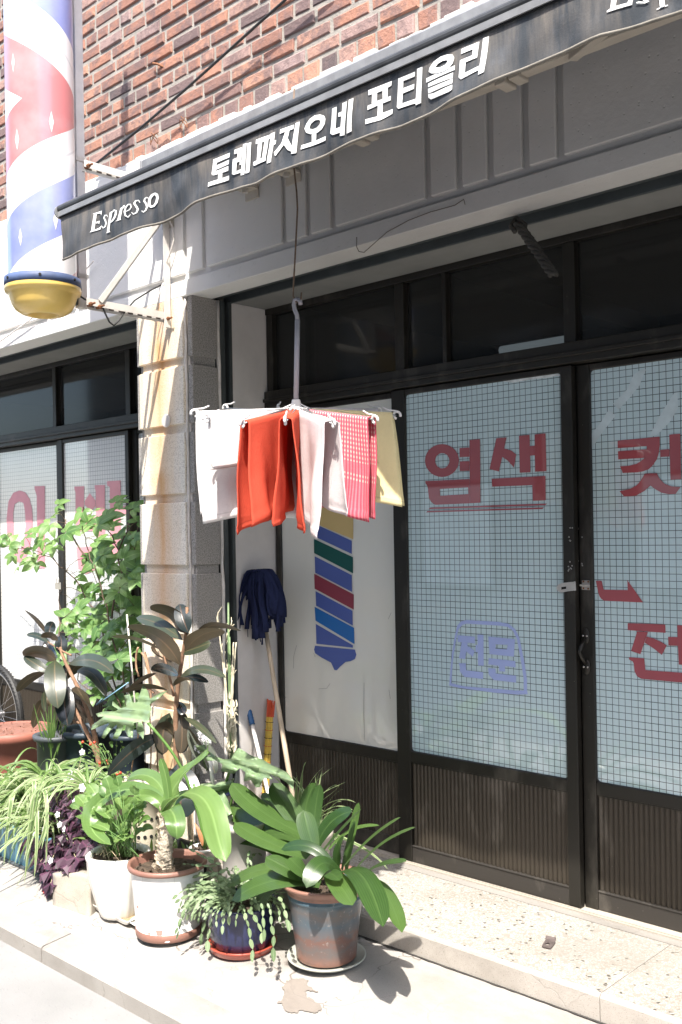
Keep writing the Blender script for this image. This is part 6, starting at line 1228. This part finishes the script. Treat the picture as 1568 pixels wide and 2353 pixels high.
spots = [(460, 1000), (520, 950), (600, 960), (680, 940), (560, 880), (500, 840), (420, 850), (380, 900), (300, 830), (290, 900), (650, 820), (730, 800), (800, 850), (780, 880), (430, 970), (370, 960), (620, 740), (690, 780), (480, 1090), (470, 1180), (530, 1060), (600, 1030), (350, 780), (320, 680), (420, 690), (470, 560), (450, 500), (480, 430), (560, 420), (640, 380), (700, 330), (700, 400), (760, 360), (760, 430), (530, 580), (620, 640), (640, 590), (560, 540), (700, 520), (740, 560), (820, 560), (800, 620), (720, 620), (830, 500), (690, 690), (770, 700), (260, 850), (520, 780), (580, 800), (400, 1030), (340, 1010), (690, 980), (640, 1000), (750, 920), (820, 800), (450, 1215), (490, 1130), (440, 1080), (270, 790), (380, 840), (600, 330), (660, 440), (520, 480), (590, 490)]
root = T(590, 800, .12)
for x, y in spots:
    for j in range(2):
        f = (y - 330) / 850; ctr = T(x + rnd.uniform(-22, 22), y + rnd.uniform(-22, 22), .10 - .22 * f + rnd.uniform(-.03, .03)); s = rnd.uniform(.036, .052) * (.8 + .35 * f); clover(ctr, s, (rnd.uniform(-.5, .4), rnd.uniform(-1.0, -.3), rnd.uniform(.35, 1.0)), rnd.uniform(0, 6.28))
        if rnd.random() < .8: st.tube([ctr, ctr.lerp(root, .45) + UPV * .015, root + V((rnd.uniform(-.06, .06), rnd.uniform(-.04, .04), -.02))], .0012, 4)
for x, y in ((740, 20), (620, 230), (655, 260), (640, 215), (735, 330), (745, 350), (668, 465), (520, 580), (418, 630), (330, 610), (395, 705), (305, 755), (460, 995), (540, 670), (580, 710), (430, 740), (480, 335), (470, 340), (800, 380), (345, 600)):
    f = (y - 330) / 850; ctr = T(x, y, .02 - .2 * max(0, f)); n = V((rnd.uniform(-.3, .5), -1, rnd.uniform(.2, .8))).normalized(); a = n.cross(UPV).normalized(); b = n.cross(a); ph = rnd.uniform(0, 6)
    for k in range(5):
        q = ph + k * 1.2566; d = a * math.cos(q) + b * math.sin(q); sd = n.cross(d); s = .016; fl.face([fl.vert(v) for v in (ctr, ctr + d * s * .6 - sd * s * .38 + n * .002, ctr + d * s + n * .003, ctr + d * s * .6 + sd * s * .38 + n * .002)])
    st.tube([ctr, ctr.lerp(root, .5) + UPV * .02, root], .0011, 4)
mb.build('foliage', OXA, OX); st.build('stems', plain('pale_stem', (.42, .38, .22), .7, .2, 20, 0), OX, smooth=True); fl.build('flowers', PET, OX)
# stone block in front of it
mb = MB(); zg = gz; P = [onG(115, 2082), onG(205, 2108), onG(262, 2066), onG(160, 2045)]; top = [onY(122, 2008, P[0].y + .03), onY(212, 2010, P[1].y + .04), onY(250, 1985, P[2].y), onY(165, 1985, P[3].y)]
bm = bmesh.new(); vv = [bm.verts.new(p - V((0, 0, .02))) for p in P] + [bm.verts.new(p) for p in top]
for f in ((0, 1, 2, 3), (4, 5, 6, 7), (0, 1, 5, 4), (1, 2, 6, 5), (2, 3, 7, 6), (3, 0, 4, 7)): bm.faces.new([vv[i] for i in f])
bmesh.ops.recalc_face_normals(bm, faces=bm.faces); bmesh.ops.subdivide_edges(bm, edges=bm.edges[:], cuts=9, use_grid_fill=True)
from mathutils import noise as mno
for v in bm.verts: v.co += mno.noise_vector(v.co * 9) * .014 + mno.noise_vector(v.co * 30) * .004
bm.verts.index_update()
for v in bm.verts: mb.vert(v.co)
for f in bm.faces: mb.face([v.index for v in f.verts])
bm.free(); tag(mb.build('stone_block', m_concrete('rough_stone', (.27, .235, .19), (.37, .335, .285), .2, .8), smooth=True), 'rough pale stone block under the purple clover', 'stone')
# damp patch, fallen petals
mb = MB(); DAMP = m_concrete('damp_concrete', (.155, .13, .107), (.225, .195, .168), .2)
o8 = px((522.7, 1568.7), 1 / 3); lp = [(430, 2055), (520, 2045), (560, 2055), (550, 2090), (600, 2125), (628, 2138), (545, 2130), (545, 2170), (600, 2195), (645, 2235), (650, 2265), (610, 2285), (540, 2275), (500, 2265), (480, 2285), (420, 2280), (385, 2250), (380, 2215), (340, 2215), (380, 2190), (400, 2140), (372, 2105)]
jit = random.Random(9); l2 = []
for (xa, ya), (xb, yb2) in zip(lp, lp[1:] + lp[:1]):
    for q in range(6): f = q / 6; l2.append((xa + (xb - xa) * f + jit.uniform(-7, 7) * (q > 0), ya + (yb2 - ya) * f + jit.uniform(-5, 5) * (q > 0)))
lp = l2
for k in range(16):
    cx_, cy_, r_ = jit.uniform(360, 680), jit.uniform(2040, 2300), jit.uniform(2, 7); mb.poly([[o8(cx_ + r_ * 1.4 * math.cos(a * .785), cy_ + r_ * math.sin(a * .785)) for a in range(8)]], lambda x, y: onG(x, y) + V((0, 0, .0035)))
mb.poly([[o8(*p) for p in lp]], lambda x, y: onG(x, y) + V((0, 0, .004))); tag(mb.build('water_stain', DAMP, origin=(0, 0, 0)), kind='structure')
rnd = random.Random(5)
for nm, (x, y), lab in (('fallen_petal', (107, 2055), 'small red fallen petal on the pale pavement below the purple clover'), ('dry_leaf', (592, 2339), 'crumpled dry leaf lying on the kerb face edge')):
    mb = MB(); q = onG(x, y) + V((0, 0, .008))
    if nm == 'dry_leaf': q = onZ(590, 2335, ZR + .012)
    for k in range(5): a = k * 1.3; blade(mb, [q, q + V((.012 * math.cos(a), .012 * math.sin(a), .010)), q + V((.022 * math.cos(a), .022 * math.sin(a), .004))], .014, 'lily', seg=4, cross=2, rnd=rnd)
    if nm == 'fallen_petal': tag(mb.build(nm, plain('red_petal', (.42, .03, .03), .6, .1, 10, 0), smooth=True), lab, 'petal')

# ------------------------------------------------------------------ berry shrub and flower spike
c = onY(235, 1760, -.70); BE = thing('berry_plant', (c.x, c.y, gz(-.70)), 'small plant with round red berries in front of the blue tub', 'potted plant', 'potted plants by the shop front')
T = Pn((0, 1568.7), 1 / 3, -.74); st = MB(); be = MB(); lf = MB(); rt = T(800, 680)
for x, y in ((572, 410), (625, 425), (652, 412), (690, 555), (738, 540), (745, 560), (830, 622), (810, 630)):
    p = T(x, y, rnd.uniform(-.03, .03)); r_ = .0075; be.lathe(p, [(r_ * math.sin(q * math.pi / 6), -r_ * math.cos(q * math.pi / 6)) for q in range(7)], 10); st.tube([p, p.lerp(rt, .4) + UPV * .04, rt], .0016, 5)
for i in range(70): e = T(rnd.uniform(540, 900), rnd.uniform(390, 640), rnd.uniform(-.05, .05)); s = e + V((rnd.uniform(-.02, .02), 0, rnd.uniform(-.02, .0))); blade(lf, [s, s.lerp(e, .5) + UPV * .008, e + V((.012, -.01, 0))], .013, 'lily', seg=5, cross=2, rnd=rnd)
for i in range(14): e = T(rnd.uniform(560, 880), rnd.uniform(400, 600)); st.tube([e, e.lerp(rt, .5) + UPV * .03, rt], .0013, 4)
be.build('berries', plain('red_berry', (.48, .045, .015), .3, .15, 8, 0, coat=.4), BE, smooth=True); st.build('stems', STEM, BE, smooth=True); lf.build('leaves', LILY, BE, smooth=True)
mb = MB(); T = Pn((402, 1349.8), .18315, -.60); c = T(390, 1980); FS = thing('flower_spike', (c.x, c.y, gz(-.6)), 'spike of tiny white flowers beside the rubber plant stem', 'flower')
for x, y, n, s in ((340, 1810, 26, 45), (370, 1900, 34, 60), (420, 1920, 26, 50), (290, 2000, 26, 50), (340, 1860, 18, 40)):
    for i in range(n):
        p = T(x + rnd.gauss(0, s * .5), y + rnd.gauss(0, s * .5), rnd.uniform(-.02, .02)); a = rnd.uniform(0, 6)
        for k in range(4): q = a + k * 1.57; d = V((math.cos(q), 0, math.sin(q))); sd = V((-math.sin(q), 0, math.cos(q))); mb.face([mb.vert(v) for v in (p, p + d * .005 - sd * .002, p + d * .008 + V((0, -.003, 0)), p + d * .005 + sd * .002)])
mb.build('petals', PET, FS); st = MB(); rt = T(400, 2300, .03)
for x, y in ((340, 1810), (370, 1900), (420, 1920), (290, 2000)): st.tube([T(x, y), T((x + 400) / 2, 2100), rt], .0022, 5)
st.build('stems', STEM, FS, smooth=True)

# ------------------------------------------------------------------ five-leaved vine over the white window
VIN = leafmat('vine_leaf', (.065, .155, .038), (.24, .385, .125), (.29, .43, .15), .42, .42); VST = plain('vine_stem', (.13, .085, .06), .75, .3, 30, .2)
c = onY(290, 1690, -.40); VI = thing('climbing_vine', (c.x, c.y, gz(-.4)), 'bright green five-leaved vine climbing beside the granite pillar over the pale window', 'vine')
rnd = random.Random(62); mb = MB(); st = MB()
def palm(ctr, s, nrm, rot, m=0):
    n = V(nrm).normalized(); a = n.cross(V((.2, .9, .1))).normalized(); b = n.cross(a)
    for k in range(5):
        q = rot + (k - 2) * .92 + rnd.uniform(-.15, .15); d = a * math.cos(q) + b * math.sin(q); l = s * 1.25 * (1.0 - .13 * abs(k - 2)) * rnd.uniform(.85, 1.1)
        blade(mb, [ctr + d * .004, ctr + d * l * .55 + n * l * .14, ctr + d * l - n * l * rnd.uniform(.02, .35)], l * .50, 'lily', hint=n, fold=.16, curl=.04, seg=6, cross=2, rnd=rnd)
stems = [[(300, 1700), (260, 1560), (230, 1420), (170, 1330), (120, 1280), (60, 1262), (-10, 1250)], [(300, 1700), (285, 1560), (250, 1420), (215, 1300), (190, 1220), (192, 1165)], [(305, 1700), (312, 1500), (300, 1350), (315, 1240), (322, 1180)], [(300, 1700), (270, 1600), (200, 1520), (140, 1470), (135, 1380), (160, 1300)], [(295, 1690), (240, 1620), (180, 1560), (170, 1480)], [(205, 1290), (160, 1220), (140, 1180)], [(255, 1420), (285, 1320), (260, 1230), (225, 1190)], [(260, 1300), (290, 1220), (300, 1160)]]
SP = []
for pts in stems:
    Y = rnd.uniform(-.34, -.2); P = [onY(x, y, Y - .06 * (i % 2)) for i, (x, y) in enumerate(pts)]; Q = []
    for i in range(len(P) - 1):
        for q in range(5): Q.append(P[i].lerp(P[i + 1], q / 5) + V((rnd.uniform(-.006, .006), rnd.uniform(-.01, .01), rnd.uniform(-.006, .006))))
    Q.append(P[-1]); st.tube(Q, [.0055 * (1 - .7 * i / len(Q)) for i in range(len(Q))], 6); SP.append(Q)
def sprig(x, y, Y, s):
    ctr = onY(x, y, Y); palm(ctr, s, (rnd.uniform(-.5, .7), rnd.uniform(-1.1, -.35), rnd.uniform(.35, 1.2)), -1.57 + rnd.uniform(-.7, .7) + 3.14 * (rnd.random() < .25))
    best = min((q for Q in SP for q in Q), key=lambda q: (q - ctr).length); st.tube([ctr, ctr.lerp(best, .5) + V((0, 0, .012)), best], .0016, 4)
for x, y in ((135, 1160), (125, 1255), (60, 1235), (20, 1255), (35, 1275), (75, 1225), (100, 1240), (5, 1240), (45, 1300), (55, 1270), (150, 1225), (118, 1190), (115, 1205), (190, 1175), (210, 1180), (265, 1155), (280, 1160), (305, 1170), (315, 1200), (170, 1220), (245, 1190), (85, 1290), (100, 1270), (20, 1230), (130, 1240)): sprig(x, y, rnd.uniform(-.42, -.26), rnd.uniform(.060, .085))
def inside(x, y): # crown outline: wide at mid height, thinning downwards, broken at left
    if x > 324: return False
    lo = 1195 + max(0, 300 - x) * .06; l = 150 + 30 * math.sin(y * .02) + (30 if y < 1290 else 0); l = l - 25 * (1380 < y < 1500) + (max(0, y - 1540) * .62)
    return y > lo and x > l and y < 1700
n = 0
while n < 125:
    x, y = rnd.uniform(110, 328), rnd.uniform(1190, 1690)
    if not inside(x, y): continue
    if 215 < x < 262 and 1560 < y < 1680 and rnd.random() < .75: continue
    if x < 195 and rnd.random() < .45: continue
    sprig(x, y, rnd.uniform(-.44, -.16), rnd.uniform(.062, .095)); n += 1
mb.build('foliage', VIN, VI, smooth=True); st.build('stems', VST, VI, smooth=True)
mb = MB(); T = Pn((0, 1321), .2564, -.50)
for pts in ([(1240, 650), (1210, 720), (1215, 850), (1245, 910)], [(1270, 700), (1320, 740), (1340, 900), (1350, 1100)], [(1300, 690), (1330, 800), (1365, 940), (1350, 1180)], [(1290, 1040), (1330, 1000), (1380, 1060)]): P = [T(*p) for p in pts]; mb.tube([bez(P, i / 12) for i in range(13)], .005, 6)
for pts in ([(300, 1790), (310, 1700), (335, 1640)], [(345, 1780), (352, 1700), (340, 1600)], [(365, 1790), (355, 1710), (372, 1640)]): P = [onY(x, y, -.6) for x, y in pts]; mb.tube([bez(P, i / 10) for i in range(11)], .0035, 6)
tag(mb.build('dry_vine', plain('dry_vine_bark', (.34, .21, .13), .85, .35, 30, .4), smooth=True), 'dried brown vine stems twisting up the lower granite pillar', 'dry vine')

# ------------------------------------------------------------------ bicycle leaning by the white window
YB = -.17; w0 = onY(-8, 1640, YB); top = onY(0, 1515, YB); RW = .335; wc = V((w0.x, YB, RW + gz(YB))); k = ppm(wc)
BIK = thing('bicycle', (wc.x, YB, gz(YB)), 'bicycle with knobbly tyres parked against the white window, mostly out of view', 'bicycle')
def wheel(cx, rear):
    c = V((cx, YB, RW + gz(YB))); mb = MB(); n = 72; mb.tube([c + V((math.cos(6.2832 * i / n), 0, math.sin(6.2832 * i / n))) * (RW - .024) for i in range(n + 1)], .022, 10, cap=False)
    for i in range(n * 2):
        a = 6.2832 * i / (n * 2); o = V((math.cos(a), 0, math.sin(a))); t_ = V((-o.z, 0, o.x))
        for s in ((-.013,), (.013,)) if i % 2 else ((0.0,), (-.02,), (.02,)): q = c + o * (RW - .006 - abs(s[0]) * .5) + V((0, s[0], 0)); mb.obox(q - t_ * .0035, q + t_ * .0035, .009, .009, up=o)
    ty = mb.build('tyre', RUBBER, BIK, smooth=False); mb = MB(); mb.tube([c + V((math.cos(6.2832 * i / n), 0, math.sin(6.2832 * i / n))) * (RW - .052) for i in range(n + 1)], .011, 8, cap=False); mb.build('rim', STEEL, ty, smooth=True)
    mb = MB(); mb.tube([c + V((0, -.05, 0)), c + V((0, .05, 0))], .018, 12)
    for i in range(32): a = 6.2832 * i / 32; b = a + (.35 if i % 2 else -.35); sd = .03 if i % 4 < 2 else -.03; mb.tube([c + V((.018 * math.cos(b), sd, .018 * math.sin(b))), c + V((math.cos(a), 0, math.sin(a))) * (RW - .055)], .0012, 4)
    mb.build('spokes', CHR, ty)
    if rear: mb = MB(); [mb.tube([c + V((0, -.03 - .005 * q, 0)), c + V((0, -.033 - .005 * q, 0))], .045 - .006 * q, 20) for q in range(5)]; mb.build('cassette', plain('greasy_steel', (.08, .075, .07), .45, .3, 30, .1, metal=.6), ty)
    return c
rc = wheel(wc.x, True); fc = wheel(wc.x - 1.05, False); mb = MB(); bb = rc + V((-.44, 0, -.04)); seat = rc + V((-.56, 0, .42)); head = fc + V((.24, 0, .52)); hb = fc + V((.20, 0, .40))
for a, b, r_ in ((rc + V((0, -.05, 0)), bb + V((0, -.03, 0)), .009), (rc + V((0, .05, 0)), bb + V((0, .03, 0)), .009), (rc + V((0, -.05, 0)), seat, .008), (rc + V((0, .05, 0)), seat, .008), (bb, seat + V((-.03, 0, .12)), .015), (seat, head, .016), (bb, hb, .018), (head + V((.02, 0, .04)), hb, .019), (hb, fc + V((0, -.05, 0)), .012), (hb, fc + V((0, .05, 0)), .012)): mb.tube([a, b], r_, 10)
mb.tube([head + V((-.02, -.28, .08)), head + V((.02, 0, .06)), head + V((-.02, .12, .08))], .012, 8); mb.build('frame', STEELDK, BIK, smooth=True)
mb = MB(); s = seat + V((-.02, 0, .14)); mb.lathe(s, [(0, 0), (.07, .0), (.08, .02), (.06, .04), (0, .045)], 20); mb.build('saddle', RUBBER, BIK, smooth=True)

# dark open joint along the foot of the step
mb = MB(); rnd = random.Random(13); a = []; x = -1.655
while x < 1.74: w = rnd.uniform(.004, .011); y = ys - .0005; a.append((mb.vert((x, y - w, gz(y) + .0045)), mb.vert((x, y + .003, gz(y) + .0045)))); x += rnd.uniform(.015, .05)
for u, v in zip(a, a[1:]): mb.face((u[0], v[0], v[1], u[1]))
tag(mb.build('pavement_joint', plain('dirt_joint', (.055, .05, .045), .95, .4, 40, .3), origin=(0, ys, 0)), kind='structure')
